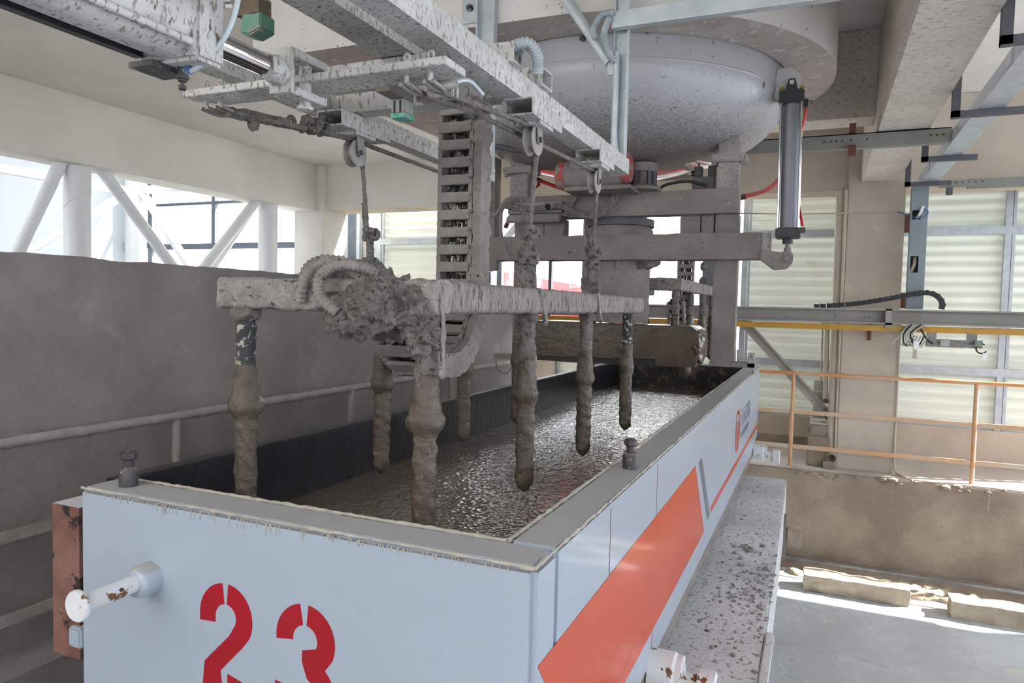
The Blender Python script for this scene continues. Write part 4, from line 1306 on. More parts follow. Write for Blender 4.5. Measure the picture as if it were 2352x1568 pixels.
part(cy_, 'mounting_bar', box(B(), -1.388, -1.366, -.2, 1.12, 3.118, 3.132), 'black', label='dark mounting bar under the barrel')
part(cy_, 'foot_plate', box(B(), -1.385, -1.315, 1.10, 1.19, 3.092, 3.104), 'bolt')
ft = part(cy_, 'hose_fitting', lathe(B(), [(.010, 3.104), (.010, 3.088), (.013, 3.087), (.013, 3.078), (.009, 3.077), (.009, 3.073), (.004, 3.072), (.004, 3.066), (.008, 3.065), (.008, 3.056), (.005, 3.055)], (-1.30, 1.165, 0), 'z', 16), 'bolt', smooth=30)
part(ft, 'air_hose', tube(B(), smoothpath([(-1.30, 1.165, 3.098), (-1.272, 1.165, 3.094), (-1.235, 1.175, 3.12), (-1.20, 1.19, 3.17), (-1.178, 1.20, 3.24), (-1.165, 1.20, 3.34)], 8), .0065, 10), 'galv', smooth=50, label='grey air hose')
part(ft, 'blue_ring', tube(B(), [(-1.288, 1.165, 3.096), (-1.273, 1.165, 3.094)], .0085, 10), 'bluewire')
# sensor boxes
s1 = thing('limit_switch', (-1.25, 2.0, 3.19), 'small grey switch box with teal base under the cross beam', 'switch')
part(s1, 'holder', box(B(), -1.285, -1.235, 1.88, 2.02, 3.25, 3.28), 'frame')
part(s1, 'switch_body', box(B(), -1.285, -1.235, 1.965, 2.02, 3.205, 3.25), 'greyplastic', bev=.003)
part(s1, 'switch_base', box(B(), -1.283, -1.232, 1.962, 2.02, 3.19, 3.205), 'teal', label='teal base')
for x in (-1.272, -1.25):
    part(s1, 'slot', box(B(), x - .003, x + .003, 1.963, 1.966, 3.208, 3.245), 'black')
s2 = thing('limit_switch', (-1.5, 1.6, 3.33), 'green switch box on muddy bracket right of the cylinder', 'switch')
part(s2, 'switch_body', prism(B(), [(-1.535, 3.352), (-1.50, 3.342), (-1.458, 3.355), (-1.458, 3.40), (-1.525, 3.405)], 'y', 1.57, 1.63), 'green', bev=.004)
part(s2, 'bracket', rough(box(B(), -1.545, -1.465, 1.57, 1.62, 3.40, 3.445), .006, 50), 'brownmud')
part(s2, 'lever', tube(B(), [(-1.58, 1.57, 3.43), (-1.54, 1.57, 3.425)], .007, 8), 'galvdirty')
ma = box(B(), -1.66, -1.44, 1.56, 1.60, 3.44, 3.47)
box(ma, -1.66, -1.65, 1.56, 1.60, 3.34, 3.44)
part(s2, 'mount_arm', ma, 'galvdirty')
# pulleys
def pulley(x, y, z, rad, label, ybox):
    p = thing('rope_pulley', (x, y, z - rad), label, 'pulley', 'rope pulleys under the overhead rails')
    part(p, 'mount_tube', boxtube(B(), x - .055, x + .055, ybox[0], ybox[1], 3.215, 3.27, .005, 'y'), 'galvdirty')
    part(p, 'base_plate', box(B(), x - .05, x + .05, y - .06, y + .06, 3.203, 3.215), 'galvdirty')
    for sx in (-1, 1):
        part(p, 'cheek_plate', prism(B(), [(y - .022, 3.205), (y + .022, 3.205), (y + .011, z - .010), (y, z - .016), (y - .011, z - .010)], 'x', x + sx * .024 - .0025, x + sx * .024 + .0025), 'sheave')
    part(p, 'sheave', lathe(B(), [(rad * .25, x - .017), (rad * .85, x - .019), (rad, x - .018), (rad, x - .014), (rad * .72, x - .004), (rad * .72, x + .004), (rad, x + .014), (rad, x + .018), (rad * .85, x + .019), (rad * .25, x + .017)], (0, y, z), 'x', 36), 'sheave', smooth=30)
    part(p, 'axle_bolt', lathe(B(), [(.010, x - .032), (.010, x + .032)], (0, y, z), 'x', 10), 'bolt')
    return p
pulley(-.92, 2.28, 3.165, .052, 'large pulley at the middle of the near rail', (2.14, 2.42))
pulley(-.925, 3.02, 3.150, .050, 'small pulley near the far end of the near rail', (2.92, 3.14))
pulley(-1.60, 2.21, 3.150, .050, 'pulley under the far rail left of the ladder chain', (2.06, 2.36))
pulley(-1.60, 3.15, 3.150, .050, 'pulley hidden behind the ladder chain', (3.06, 3.22))
# ropes
def strand(pts, r, turns=1.0):
    """three-lay rope surface"""
    P = resample(pts, .006)
    bm = B()
    n = 10
    tube(bm, P, r, n)
    return bm
def knot(c, r, seed):
    bm = B()
    pts = []
    for i in range(26):
        t_ = 2 * PI * i / 26
        pts.append((c[0] + r * (math.sin(t_) + 2 * math.sin(2 * t_)) * .42, c[1] + r * (math.cos(t_) - 2 * math.cos(2 * t_)) * .38, c[2] - r * math.sin(3 * t_) * .75))
    tube(bm, pts, r * .45, 8, closed=True)
    return rough(bm, r * .22, 60, seed)
def rope(label, lead, drop, x, y, ztop, zend, knots, r=.0085):
    g = thing('wire_rope', (x, y, zend), label, 'rope', 'mud-caked lifting ropes')
    lead = [Vector(p) for p in lead]
    part(g, 'lead_line', rough(strand(lead, r), .002, 90), 'rope', smooth=60)
    part(g, 'drop_line', rough(strand(drop, r), .0025, 70), 'rope', smooth=60)
    for i, (kz, kr) in enumerate(knots):
        k = knot((x, y, kz), kr, i + x)
        part(g, 'knot', k, 'mud', smooth=70)
    # doubled mud-covered tail below the top knot
    if knots:
        zt = max(k[0] for k in knots)
        part(g, 'frayed_tail', rough(tube(B(), resample([(x - .012, y, zt), (x - .03, y - .01, zt + .12)], .012), [.012, .011, .010, .010, .009, .008, .008, .007, .006, .005, .004][:len(resample([(x - .012, y, zt), (x - .03, y - .01, zt + .12)], .012))], 8), .004, 50), 'mud', smooth=60)
        part(g, 'caked_loop', rough(tube(B(), resample([(x, y, zt), (x, y, zend)], .014), .014, 10), .006, 34, x), 'mud', smooth=70)
    return g
rope('rope over far pulley down to terminal box of front frame', [(-1.62, 1.64, 3.155), (-1.60, 2.20, 3.198)] , [(-1.60, 2.255, 3.15), (-1.59, 2.30, 2.74)], -1.59, 2.30, 3.1, 2.735, [(2.86, .024), (2.75, .022)])
rope('rope over large pulley down to middle of near side bar', [(-.95, 1.66, 3.165), (-.92, 2.28, 3.212)], [(-.92, 2.325, 3.15), (-.963, 2.37, 2.86), (-.965, 2.37, 2.72)], -.965, 2.37, 3.1, 2.71, [(2.865, .026), (2.80, .02), (2.775, .027)])
rope('rope over small pulley down to far lug of near side bar', [(-.99, 1.66, 3.155), (-1.0, 1.95, 3.19), (-.925, 3.02, 3.195)], [(-.925, 3.065, 3.14), (-.973, 3.19, 2.86), (-.975, 3.19, 2.72)], -.975, 3.19, 3.1, 2.71, [(2.86, .026), (2.80, .024)])
rope('rope running past far pulley and behind the ladder chain', [(-1.66, 1.64, 3.155), (-1.625, 2.2, 3.205), (-1.60, 3.12, 3.196)], [(-1.60, 3.195, 3.15), (-1.60, 3.1, 2.72)], -1.60, 3.1, 3.1, 2.71, [])
# turnbuckle and clamps on the leads
tb = thing('turnbuckle', (-1.61, 1.75, 3.15), 'mud-caked turnbuckle on the left rope lead', 'turnbuckle')
part(tb, 'hook_loop', rough(tube(B(), resample([(-1.64, 1.63, 3.155), (-1.625, 1.70, 3.16)], .01), .017, 10), .006, 40), 'mud', smooth=60)
part(tb, 'barrel_rod', rough(tube(B(), resample([(-1.625, 1.68, 3.168), (-1.615, 1.86, 3.185)], .01), .009, 10), .003, 40), 'mud', smooth=60)
part(tb, 'barrel_rod', rough(tube(B(), resample([(-1.62, 1.69, 3.152), (-1.615, 1.86, 3.178)], .01), .009, 10), .003, 40), 'mud', smooth=60)
part(tb, 'rope_clamp', rough(blob(B(), (-1.625, 1.725, 3.14), .018, 3, (1, 1.1, 1.2)), .006, 50), 'mud', smooth=60)
part(tb, 'eye', tube(B(), arc((-1.613, 1.88, 3.186), .015, 0, 360, 14, 'yz')[:-1], .008, 8, closed=True), 'mud', smooth=60)
part(tb, 'rope_knot', knot((-1.61, 1.965, 3.195), .026, 3), 'mud', smooth=60)
part(tb, 'rope_knot', knot((-1.608, 2.02, 3.198), .022, 4), 'mud', smooth=60)
tb2 = thing('turnbuckle', (-.97, 1.7, 3.15), 'bright rope eye and clamps at the right end of the pull bar', 'turnbuckle')
part(tb2, 'rope_eye', rough(tube(B(), smoothpath([(-.955, 1.655, 3.165), (-.93, 1.69, 3.185), (-.945, 1.75, 3.20), (-.96, 1.78, 3.195)], 5), .014, 10), .004, 60), 'sheave', smooth=60)
part(tb2, 'rope_eye', rough(tube(B(), smoothpath([(-.96, 1.655, 3.155), (-.975, 1.70, 3.165), (-.965, 1.75, 3.18)], 5), .012, 10), .004, 60), 'sheave', smooth=60)
for y in (1.735, 1.76):
    part(tb2, 'rope_clamp', box(B(), -.985, -.935, y - .006, y + .006, 3.165, 3.215), 'galvdirty', bev=.003)
part(tb2, 'rope_tail', tube(B(), smoothpath([(-.955, 1.76, 3.21), (-.94, 1.83, 3.235), (-.945, 1.93, 3.225)], 5), .008, 8), 'galv', smooth=50)
part(tb2, 'turnbuckle_rod', rough(tube(B(), resample([(-1.01, 1.68, 3.15), (-1.0, 1.9, 3.19)], .01), .009, 10), .003, 40), 'mud', smooth=60)
part(tb2, 'turnbuckle_rod', rough(tube(B(), resample([(-.985, 1.70, 3.165), (-.99, 1.9, 3.205)], .01), .009, 10), .003, 40), 'mud', smooth=60)
part(tb2, 'rope_knot', knot((-1.0, 2.0, 3.205), .028, 5), 'rope', smooth=60)
part(tb2, 'rope_clamp', box(B(), -1.02, -.985, 2.085, 2.105, 3.19, 3.235), 'galvdirty', bev=.003)

# hanger posts and channel in front of the collar
h1 = thing('hanger_post', (-.965, 3.59, 3.33), 'galvanised hanger channel at the far end of the near rail', 'post')
hb = B()
box(hb, -1.005, -.93, 3.575, 3.581, 3.30, 4.6); box(hb, -1.005, -.999, 3.545, 3.575, 3.30, 4.6); box(hb, -.936, -.93, 3.545, 3.575, 3.30, 4.6)
part(h1, 'channel', hb, 'galv')
part(h1, 'conduit_pipe', tube(B(), smoothpath([(-.985, 3.535, 3.88), (-.985, 3.535, 3.6), (-.985, 3.535, 3.46), (-.97, 3.535, 3.36)], 5), .016, 12), 'galv', smooth=50)
part(h1, 'flex_conduit', flex([(-.99, 3.49, 4.06), (-1.05, 3.49, 4.055), (-1.095, 3.50, 4.0), (-1.09, 3.51, 3.95)], .019, .008), 'galv', smooth=40)
part(h1, 'flex_conduit', flex([(-1.01, 3.49, 4.04), (-1.04, 3.49, 3.97), (-1.03, 3.50, 3.90), (-.99, 3.52, 3.83)], .019, .008), 'galv', smooth=40)
h2 = thing('hanger_post', (-1.74, 3.6, 3.8), 'galvanised hanger channel bolted to the collar front', 'post')
hb = B()
box(hb, -1.80, -1.69, 3.62, 3.628, 3.35, 4.6); box(hb, -1.80, -1.792, 3.58, 3.62, 3.35, 4.6); box(hb, -1.698, -1.69, 3.58, 3.62, 3.35, 4.6)
part(h2, 'channel', hb, 'galv')
ap = part(h2, 'anchor_plate', box(B(), -1.905, -1.80, 3.618, 3.628, 4.17, 4.5), 'galv')
part(ap, 'anchor_bolt', lathe(B(), [(.012, 3.59), (.02, 3.602), (.02, 3.618)], (-1.855, 0, 4.25), 'y', 6), 'bolt')
tcn = thing('cross_channel', (-.3, 3.53, 3.99), 'galvanised channel running right from the hanger post', 'beam')
hb = B()
box(hb, -1.005, .9, 3.50, 3.506, 3.99, 4.07); box(hb, -1.005, .9, 3.506, 3.545, 3.99, 3.996); box(hb, -1.005, .9, 3.506, 3.545, 4.064, 4.07)
part(tcn, 'channel', hb, 'galv')
dpp = thing('diagonal_pipe', (-1.03, 3.56, 3.85), 'grey diagonal brace pipe running up from the hanger post', 'pipe')
part(dpp, 'pipe', tube(B(), [(-1.025, 3.555, 3.84), (-1.52, 3.59, 4.55)], .026, 16), 'galv', smooth=40)
part(dpp, 'flattened_end', box(B(), -1.035, -1.0, 3.55, 3.556, 3.78, 3.87), 'galv')

# ================================================================ MIXER
bw = thing('mixer_bowl', (CB[0], CB[1], 3.5), 'big grey rounded mixer bowl hanging through the ceiling collar', 'mixer')
prof = [(1.14, 4.80), (1.14, 4.12), (1.142, 4.02)]
for i in range(1, 40):
    r = 1.142 * math.cos(PI / 2 * i / 40)
    prof.append((r, 3.55 + .46 * (1 - math.sqrt(max(0, 1 - (r / 1.142) ** 2)))))
prof.append((.02, 3.55))
part(bw, 'shell', lathe(B(), prof, (CB[0], CB[1], 0), 'z', 96), 'bowl', smooth=40)
part(bw, 'rim_seam', lathe(B(), [(1.143, 4.005), (1.147, 4.01), (1.147, 4.016), (1.143, 4.02)], (CB[0], CB[1], 0), 'z', 96, cap=False), 'bowl', smooth=60)
part(bw, 'inspection_port', tube(B(), [(-1.30, 3.97, 4.14), (-1.30, 3.93, 4.125)], .016, 12), 'black')
ab = B()
prism(ab, [(-.31, 3.93), (-.21, 3.89), (-.165, 3.95), (-.165, 4.07), (-.22, 4.12), (-.30, 4.12), (-.33, 4.0)], 'y', 4.80, 4.86)
part(bw, 'cylinder_bracket', ab, 'bowl', bev=.004)
# outlet and lower machinery
mf = thing('discharge_frame', (-1.36, 4.9, 2.25), 'mud-coated steel discharge frame under the mixer bowl', 'frame')
ub = B()
box(ub, -2.12, -.505, 4.82, 4.95, 3.235, 3.394)
bmesh.ops.subdivide_edges(ub, edges=ub.edges, cuts=16, use_grid_fill=True)
part(mf, 'upper_beam', rough(ub, .004, 20), 'frame')
part(mf, 'upper_channel', box(B(), -2.115, -1.70, 4.79, 4.82, 3.27, 3.345), 'framespeck')
part(mf, 'gusset_rib', prism(B(), [(-1.60, 3.385), (-1.58, 3.385), (-1.66, 3.24), (-1.69, 3.24)], 'y', 4.78, 4.82), 'frame')
lb = B()
box(lb, -2.262, -.355, 4.80, 4.95, 2.935, 3.105)
bmesh.ops.subdivide_edges(lb, edges=lb.edges, cuts=24, use_grid_fill=True)
part(mf, 'lower_beam', rough(lb, .007, 12, 3), 'frame')
part(mf, 'beam_end_plate', rough(box(B(), -.355, -.30, 4.79, 4.93, 2.92, 3.10), .0, 1), 'framespeck', bev=.006)
part(mf, 'lever_arm', prism(B(), [(-.36, 2.93), (-.36, 3.0), (-.30, 2.985), (-.235, 2.975), (-.20, 2.99), (-.165, 2.97), (-.165, 2.91), (-.20, 2.87), (-.28, 2.865)], 'y', 4.78, 4.83), 'frame', bev=.006)
part(mf, 'lever_arm', prism(B(), [(-2.25, 2.95), (-2.20, 2.94), (-2.20, 2.86), (-2.30, 2.85), (-2.36, 2.90), (-2.36, 2.97), (-2.30, 2.97)], 'y', 4.80, 4.85), 'frame', bev=.006)
for x0, x1, z0, z1, y0, y1 in ((-.655, -.505, 2.255, 3.235, 4.87, 5.0), (-2.107, -1.974, 2.24, 3.235, 4.90, 5.03)):
    part(mf, 'post', box(B(), x0, x1, y0, y1, z0, z1), 'frame', bev=.005)
for x0, x1, zt in ((-.645, -.515, 3.74), (-2.125, -1.985, 3.72)):
    part(mf, 'upper_post', box(B(), x0, x1, 4.84, 4.95, 3.385, zt), 'framespeck', bev=.004)
    fl_ = part(mf, 'bolted_flange', box(B(), x0 - .045, x1 + .045, 4.80, 4.99, 3.565, 3.615), 'framespeck', bev=.008)
    for sx in (0, 1):
        part(fl_, 'flange_bolt', lathe(B(), [(.016, 3.545), (.016, 3.565)], ((x0 - .025) if not sx else (x1 + .025), 4.83, 0), 'z', 6), 'frame')
for x0, x1 in ((-.884, -.752), (-.744, -.665), (-2.0, -1.868), (-1.862, -1.715)):
    part(mf, 'short_post', box(B(), x0, x1, 4.88, 5.0, 3.105, 3.235), 'frame')
part(mf, 'foot_plate', box(B(), -.66, -.375, 4.86, 5.02, 2.235, 2.262), 'frame')
part(mf, 'foot_stop', box(B(), -.415, -.375, 4.86, 4.92, 2.19, 2.33), 'framespeck')
part(mf, 'foot_plate', box(B(), -2.235, -1.97, 4.86, 5.02, 2.20, 2.24), 'frame')
part(mf, 'loose_wire', tube(B(), smoothpath([(-2.22, 4.86, 2.2), (-2.19, 4.85, 2.12), (-2.12, 4.85, 2.10), (-2.05, 4.86, 2.2)], 5), .006, 6), 'frame')
part(mf, 'flat_tube', box(B(), -2.115, -1.70, 4.75, 4.79, 3.20, 3.255), 'frame', bev=.012)
part(mf, 'bearing_flange', lathe(B(), [(.25, 3.185), (.25, 3.235)], (-1.36, 5.09, 0), 'z', 40), 'darkangle', smooth=30)
part(mf, 'side_channel', box(B(), -2.30, -2.25, 4.85, 4.95, 2.95, 3.70), 'frame')
op = thing('outlet_pipe', (-1.36, 5.09, 2.5), 'thick mud-crusted discharge pipe from the mixer bowl', 'pipe')
pp = B()
lathe(pp, [(.17, 3.52), (.17, 3.30), (.185, 3.28), (.20, 3.2), (.245, 3.165), (.25, 3.10)] + [(.228, 3.10 - .02 * i) for i in range(1, 31)], (-1.36, 5.09, 0), 'z', 48)
part(op, 'pipe', rough(pp, .008, 9), 'frame', smooth=60)
part(op, 'worn_ring', rough(lathe(B(), [(.186, 3.285), (.196, 3.28), (.202, 3.21), (.214, 3.17), (.20, 3.165)], (-1.36, 5.09, 0), 'z', 48, cap=False), .004, 14), 'speckyellow', smooth=60, label='flaking yellowish ring')
part(op, 'drip_lug', box(B(), -1.31, -1.28, 4.84, 4.9, 2.87, 2.935), 'frame')
part(op, 'mud_fillet', rough(blob(B(), (-1.17, 5.02, 2.93), .09, 4, (1.3, 1, .7)), .03, 12), 'mud', smooth=70)
db = thing('distributor_box', (-1.36, 5.1, 2.2), 'glossy wet brown distributor box below the discharge pipe', 'distributor')
bx_ = B()
prism(bx_, [(-1.945, 2.235), (-1.945, 2.475), (-1.91, 2.49), (-.80, 2.49), (-.755, 2.46), (-.74, 2.36), (-.765, 2.21), (-1.03, 2.205), (-1.04, 2.25)], 'y', 4.95, 5.32)
bmesh.ops.subdivide_edges(bx_, edges=bx_.edges, cuts=10, use_grid_fill=True)
part(db, 'chute', rough(bx_, .0035, 9), 'wetdark', smooth=40)
part(db, 'wet_end', rough(tube(B(), resample([(-.79, 4.95, 2.35), (-.74, 5.0, 2.35), (-.735, 5.28, 2.35)], .02), [.125] * 40, sect=[(math.cos(a) * .35, math.sin(a)) for a in [2 * PI * i / 20 for i in range(20)]]) if False else blob(B(), (-.765, 5.12, 2.345), .13, 4, (.33, 1.4, 1.0)), .025, 22), 'wetdark', smooth=70, label='dripping wet end')
part(db, 'lip_plate', box(B(), -1.93, -1.58, 4.93, 5.3, 2.488, 2.498), 'wetdark')
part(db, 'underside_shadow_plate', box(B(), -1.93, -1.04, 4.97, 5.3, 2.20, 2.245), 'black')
for x, y in ((-.83, 4.99), (-.90, 5.12)):
    part(db, 'drip_nozzle', rough(lathe(B(), [(.03, 2.23), (.036, 2.17), (.02, 2.14), (.003, 2.12)], (x, y, 0), 'z', 16), .004, 30), 'wetdark', smooth=60)
# drive motor
mt = thing('drive_motor', (-1.4, 4.6, 3.39), 'grey drive motor with red end covers behind the small pulley', 'motor')
MC = (0, 4.60, 3.485)
part(mt, 'motor_body', lathe(B(), [(.092, -1.60), (.096, -1.58), (.096, -1.28), (.088, -1.22)], MC, 'x', 32), 'motor', smooth=30)
part(mt, 'end_cover', lathe(B(), [(.03, -1.675), (.075, -1.665), (.094, -1.64), (.094, -1.60)], MC, 'x', 32), 'redpaint', smooth=40, label='red end cover')
part(mt, 'end_cover', lathe(B(), [(.095, -1.225), (.112, -1.22), (.112, -1.20), (.098, -1.172), (.04, -1.162)], (0, 4.62, 3.525), 'x', 32), 'redpaint', smooth=40, label='red end cover')
part(mt, 'terminal_box', box(B(), -1.55, -1.45, 4.49, 4.55, 3.50, 3.58), 'motor', bev=.006)
part(mt, 'motor_foot', box(B(), -1.60, -1.15, 4.54, 4.84, 3.375, 3.40), 'motor')
part(mt, 'label_patch', box(B(), -1.29, -1.255, 4.500, 4.506, 3.46, 3.50), 'redpaint')
gr = thing('gear_hub', (-1.135, 4.81, 3.395), 'ribbed round gear hub between frame and mixer bowl', 'gear')
GX, GY = -1.135, 4.81
part(gr, 'hub', lathe(B(), [(.125, 3.395), (.125, 3.415), (.105, 3.43), (.072, 3.435), (.072, 3.515), (.098, 3.52), (.098, 3.575)], (GX, GY, 0), 'z', 36), 'frame', smooth=30)
for i in range(12):
    a = 2 * PI * (i + .4) / 12
    part(gr, 'hub_rib', bar(B(), (GX + .083 * math.cos(a), GY + .083 * math.sin(a), 3.43), (GX + .083 * math.cos(a), GY + .083 * math.sin(a), 3.522), .02, .028, (math.cos(a), math.sin(a), 0)), 'darkangle')
vb = thing('solenoid_valve', (-.73, 4.95, 3.385), 'dark valve block with two black solenoids beside right upper post', 'valve')
part(vb, 'valve_body', box(B(), -.82, -.67, 4.90, 5.0, 3.385, 3.49), 'darkangle', bev=.006)
part(vb, 'side_port', tube(B(), [(-.83, 4.94, 3.52), (-.79, 4.94, 3.52)], .02, 10), 'black')
for x in (-.785, -.695):
    part(vb, 'solenoid', box(B(), x - .026, x + .026, 4.92, 4.98, 3.49, 3.565), 'black', bev=.004)
    part(vb, 'terminal_pin', tube(B(), [(x, 4.95, 3.565), (x, 4.95, 3.59)], .006, 6), 'black')
part(vb, 'valve_cable', tube(B(), smoothpath([(-.72, 4.9, 3.43), (-.85, 4.88, 3.46), (-1.0, 4.88, 3.44), (-1.05, 4.9, 3.39)], 6), .010, 8), 'rubber', smooth=50)
yp = thing('air_pipe', (-1.1, 5.5, 3.6), 'yellowish valve pipe behind the gear hub', 'pipe')
part(yp, 'pipe', tube(B(), [(-1.3, 5.6, 3.63), (-.90, 5.6, 3.61)], .02, 12), 'pvc', smooth=40)
part(yp, 'valve', tube(B(), [(-1.22, 5.6, 3.635), (-1.10, 5.6, 3.63)], .035, 12), 'pvc', smooth=40)
part(yp, 'handle', box(B(), -1.16, -1.12, 5.58, 5.62, 3.66, 3.72), 'pvc')
# frame cables
for i, pts in enumerate(([(-2.10, 4.73, 3.33), (-1.9, 4.73, 3.30), (-1.7, 4.73, 3.31), (-1.55, 4.72, 3.25), (-1.45, 4.72, 3.24), (-1.35, 4.74, 3.30), (-1.30, 4.76, 3.40)],
                         [(-2.11, 4.735, 3.31), (-1.9, 4.735, 3.285), (-1.7, 4.735, 3.30), (-1.55, 4.73, 3.235), (-1.42, 4.73, 3.225), (-1.32, 4.75, 3.31), (-1.27, 4.76, 3.40)])):
    c_ = thing('power_cable', pts[0], ('muddy cable sagging along the frame, upper of two', 'muddy cable sagging along the frame, lower of two')[i], 'cable', 'muddy cables along the discharge frame')
    part(c_, 'cable_run', tube(B(), smoothpath(pts, 6), .013, 8), 'mud', smooth=50)
    part(c_, 'cable_tie', tube(B(), [(-1.79, 4.73, 3.29), (-1.77, 4.73, 3.315)], .022, 8), 'rubber')
c_ = thing('power_cable', (-2.2, 4.7, 2.95), 'grey cable looping down from the upright conduit', 'cable')
part(c_, 'cable_run', tube(B(), smoothpath([(-2.23, 4.7, 3.30), (-2.215, 4.7, 3.25), (-2.17, 4.7, 3.26), (-2.10, 4.72, 3.36), (-2.0, 4.74, 3.38)], 6), .012, 8), 'frame', smooth=50)
part(c_, 'cable_run', tube(B(), smoothpath([(-2.06, 4.74, 3.37), (-2.14, 4.72, 3.27), (-2.13, 4.72, 3.1), (-2.09, 4.74, 2.97), (-2.07, 4.78, 2.94)], 6), .012, 8), 'frame', smooth=50)
vp = thing('conduit_pipe', (-2.23, 4.7, 3.2), 'muddy upright conduit pipe between chain and discharge frame', 'pipe')
part(vp, 'pipe', tube(B(), [(-2.18, 4.7, 3.80), (-2.225, 4.7, 3.72), (-2.23, 4.7, 3.33)], .026, 12), 'frame', smooth=40)
part(vp, 'end_cap', tube(B(), [(-2.23, 4.7, 3.36), (-2.23, 4.7, 3.29)], .032, 12), 'frame', smooth=40)
hk = thing('pipe_hook', (-2.7, 4.9, 3.6), 'dark curved pipe hook beside the ladder chain', 'pipe')
part(hk, 'hook_tube', tube(B(), smoothpath([(-1.88, 4.62, 3.66), (-2.25, 4.3, 3.70), (-2.31, 4.3, 3.69), (-2.33, 4.3, 3.62), (-2.29, 4.3, 3.55), (-2.22, 4.3, 3.50)], 6), .018, 10), 'darkangle', smooth=50)
gbr = thing('diagonal_brace', (-4.2, 8.9, 3.3), 'pale galvanised diagonal brace behind the ladder chain', 'brace')
part(gbr, 'angle_bar', bar(B(), (-4.42, 9.2, 3.15), (-3.55, 9.2, 4.15), .10, .01, (0, 1, 0)), 'galvclean')
part(gbr, 'end_plate', box(B(), -4.48, -4.36, 9.19, 9.3, 3.08, 3.22), 'galvclean')
# red hoses
for i, (pts, m_, lb_) in enumerate((
        ([(-2.3, 5.3, 3.78), (-2.15, 5.2, 3.64), (-2.0, 5.1, 3.56)], 'redhose', 'short red air hose above the left flange'),
        ([(-2.35, 5.3, 3.25), (-2.27, 5.25, 3.36), (-2.15, 5.2, 3.46), (-2.0, 5.1, 3.53)], 'redhose', 'red air hose curving up behind the upright conduit'),
        ([(-2.0, 5.1, 3.56), (-1.85, 5.05, 3.50), (-1.70, 5.0, 3.45)], 'redhose', 'red air hose between left post and motor'),
        ([(-.50, 5.0, 3.36), (-.38, 4.98, 3.385), (-.30, 4.96, 3.43), (-.25, 4.94, 3.50), (-.2, 4.92, 3.6)], 'redfaded', 'faded red hose bundle from right post to cylinder'))):
    h_ = thing('air_hose', pts[0], lb_, 'hose', 'red air hoses of the mixer')
    part(h_, 'hose_run', tube(B(), smoothpath(pts, 6), .014, 10), m_, smooth=50)
    d_ = (Vector(pts[1]) - Vector(pts[0])).normalized()
    part(h_, 'hose_end', tube(B(), [Vector(pts[0]) - d_ * .02, Vector(pts[0]) + d_ * .02], .018, 10), 'bolt')
# vertical cylinder
vc = thing('lift_cylinder', (-.205, 4.8, 2.95), 'upright grey pneumatic cylinder with black caps beside the bowl', 'cylinder')
tilt = .014
def vx(z): return -.205 - (z - 3.5) * .012
for nm, z0, z1 in (('top_cap', 3.885, 3.965), ('bottom_cap', 3.062, 3.125)):
    x = vx((z0 + z1) / 2)
    part(vc, nm, box(B(), x - .072, x + .072, 4.73, 4.87, z0, z1), 'black', bev=.006, label='black end cap')
part(vc, 'barrel', tube(B(), [(vx(3.12), 4.8, 3.12), (vx(3.89), 4.8, 3.89)], .052, 36), 'greybarrel', smooth=40)
for sx in (-1, 1):
    for sy in (-1, 1):
        part(vc, 'tie_rod', tube(B(), [(vx(3.1) + sx * .06, 4.8 + sy * .058, 3.1), (vx(3.9) + sx * .06, 4.8 + sy * .058, 3.9)], .0065, 10), 'chrome', smooth=40)
        part(vc, 'tie_nut', lathe(B(), [(.011, 3.965), (.011, 3.982)], (vx(3.9) + sx * .058, 4.8 + sy * .055, 0), 'z', 6), 'brass')
ey = part(vc, 'clevis_eye', prism(B(), [(-.255, 3.965), (-.175, 3.965), (-.195, 4.04), (-.23, 4.04)], 'y', 4.765, 4.80), 'black', bev=.003)
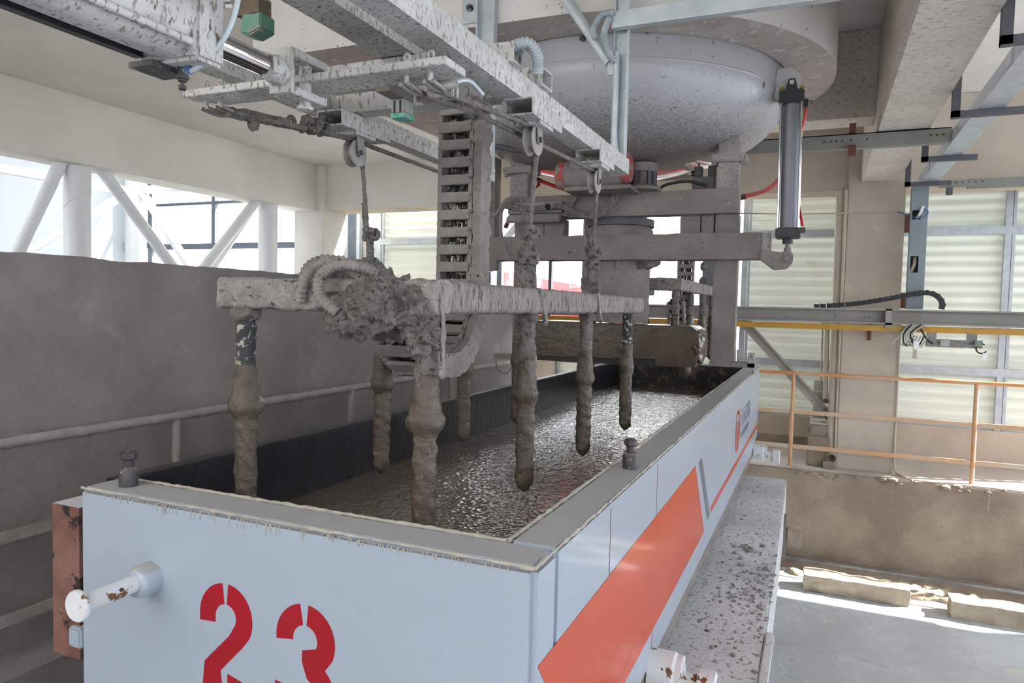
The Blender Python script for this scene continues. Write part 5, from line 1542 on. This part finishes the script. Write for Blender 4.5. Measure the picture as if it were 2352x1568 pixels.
part(ey, 'clevis_pin', lathe(B(), [(.014, 4.755), (.014, 4.88)], (-.212, 0, 4.015), 'y', 16), 'galvclean', smooth=30)
part(vc, 'gland', lathe(B(), [(.032, 3.03), (.032, 3.062)], (vx(3.04), 4.8, 0), 'z', 20), 'black', smooth=30)
part(vc, 'piston_rod', lathe(B(), [(.014, 2.99), (.014, 3.035)], (vx(3.0), 4.8, 0), 'z', 14), 'frame', smooth=30)
part(vc, 'rod_clevis', lathe(B(), [(.020, 2.955), (.022, 2.965), (.022, 3.0), (.018, 3.005)], (vx(2.98), 4.8, 0), 'z', 8), 'frame', smooth=30)
part(vc, 'rod_eye', lathe(B(), [(.030, 4.765), (.030, 4.78)], (-.198, 0, 2.935), 'y', 20), 'frame', smooth=30)
part(vc, 'eye_pin', lathe(B(), [(.013, 4.757), (.013, 4.84)], (-.198, 0, 2.935), 'y', 12), 'framespeck', smooth=30)
el = part(vc, 'elbow_fitting', box(B(), -.140, -.115, 4.79, 4.815, 3.86, 3.915), 'black', bev=.003)
part(el, 'set_screw', tube(B(), [(-.115, 4.8, 3.9), (-.09, 4.8, 3.9)], .004, 6), 'bolt')
part(vc, 'air_hose', tube(B(), smoothpath([(-.128, 4.8, 3.865), (-.132, 4.8, 3.80), (-.15, 4.82, 3.72), (-.165, 4.86, 3.66)], 6), .0085, 10), 'redhose', smooth=50, label='red air hose')
part(vc, 'air_hose', tube(B(), smoothpath([(-.155, 4.86, 3.30), (-.135, 4.83, 3.22), (-.118, 4.80, 3.14)], 6), .0085, 10), 'redhose', smooth=50, label='red air hose')
part(vc, 'elbow_fitting', box(B(), -.135, -.10, 4.79, 4.81, 3.095, 3.13), 'bolt', bev=.003)
# rear rig suspension rope
rp = thing('wire_rope', (-.965, 7.0, 2.9), 'short muddy rope and hook above the rear vibrator frame', 'rope')
part(rp, 'drop_line', tube(B(), [(-.965, 6.55, 2.9), (-.965, 6.55, 3.6)], .010, 8), 'rope')
part(rp, 'hook_block', rough(blob(B(), (-.965, 6.55, 2.99), .03, 3, (1, 1, 1.5)), .006, 40), 'mud', smooth=60)
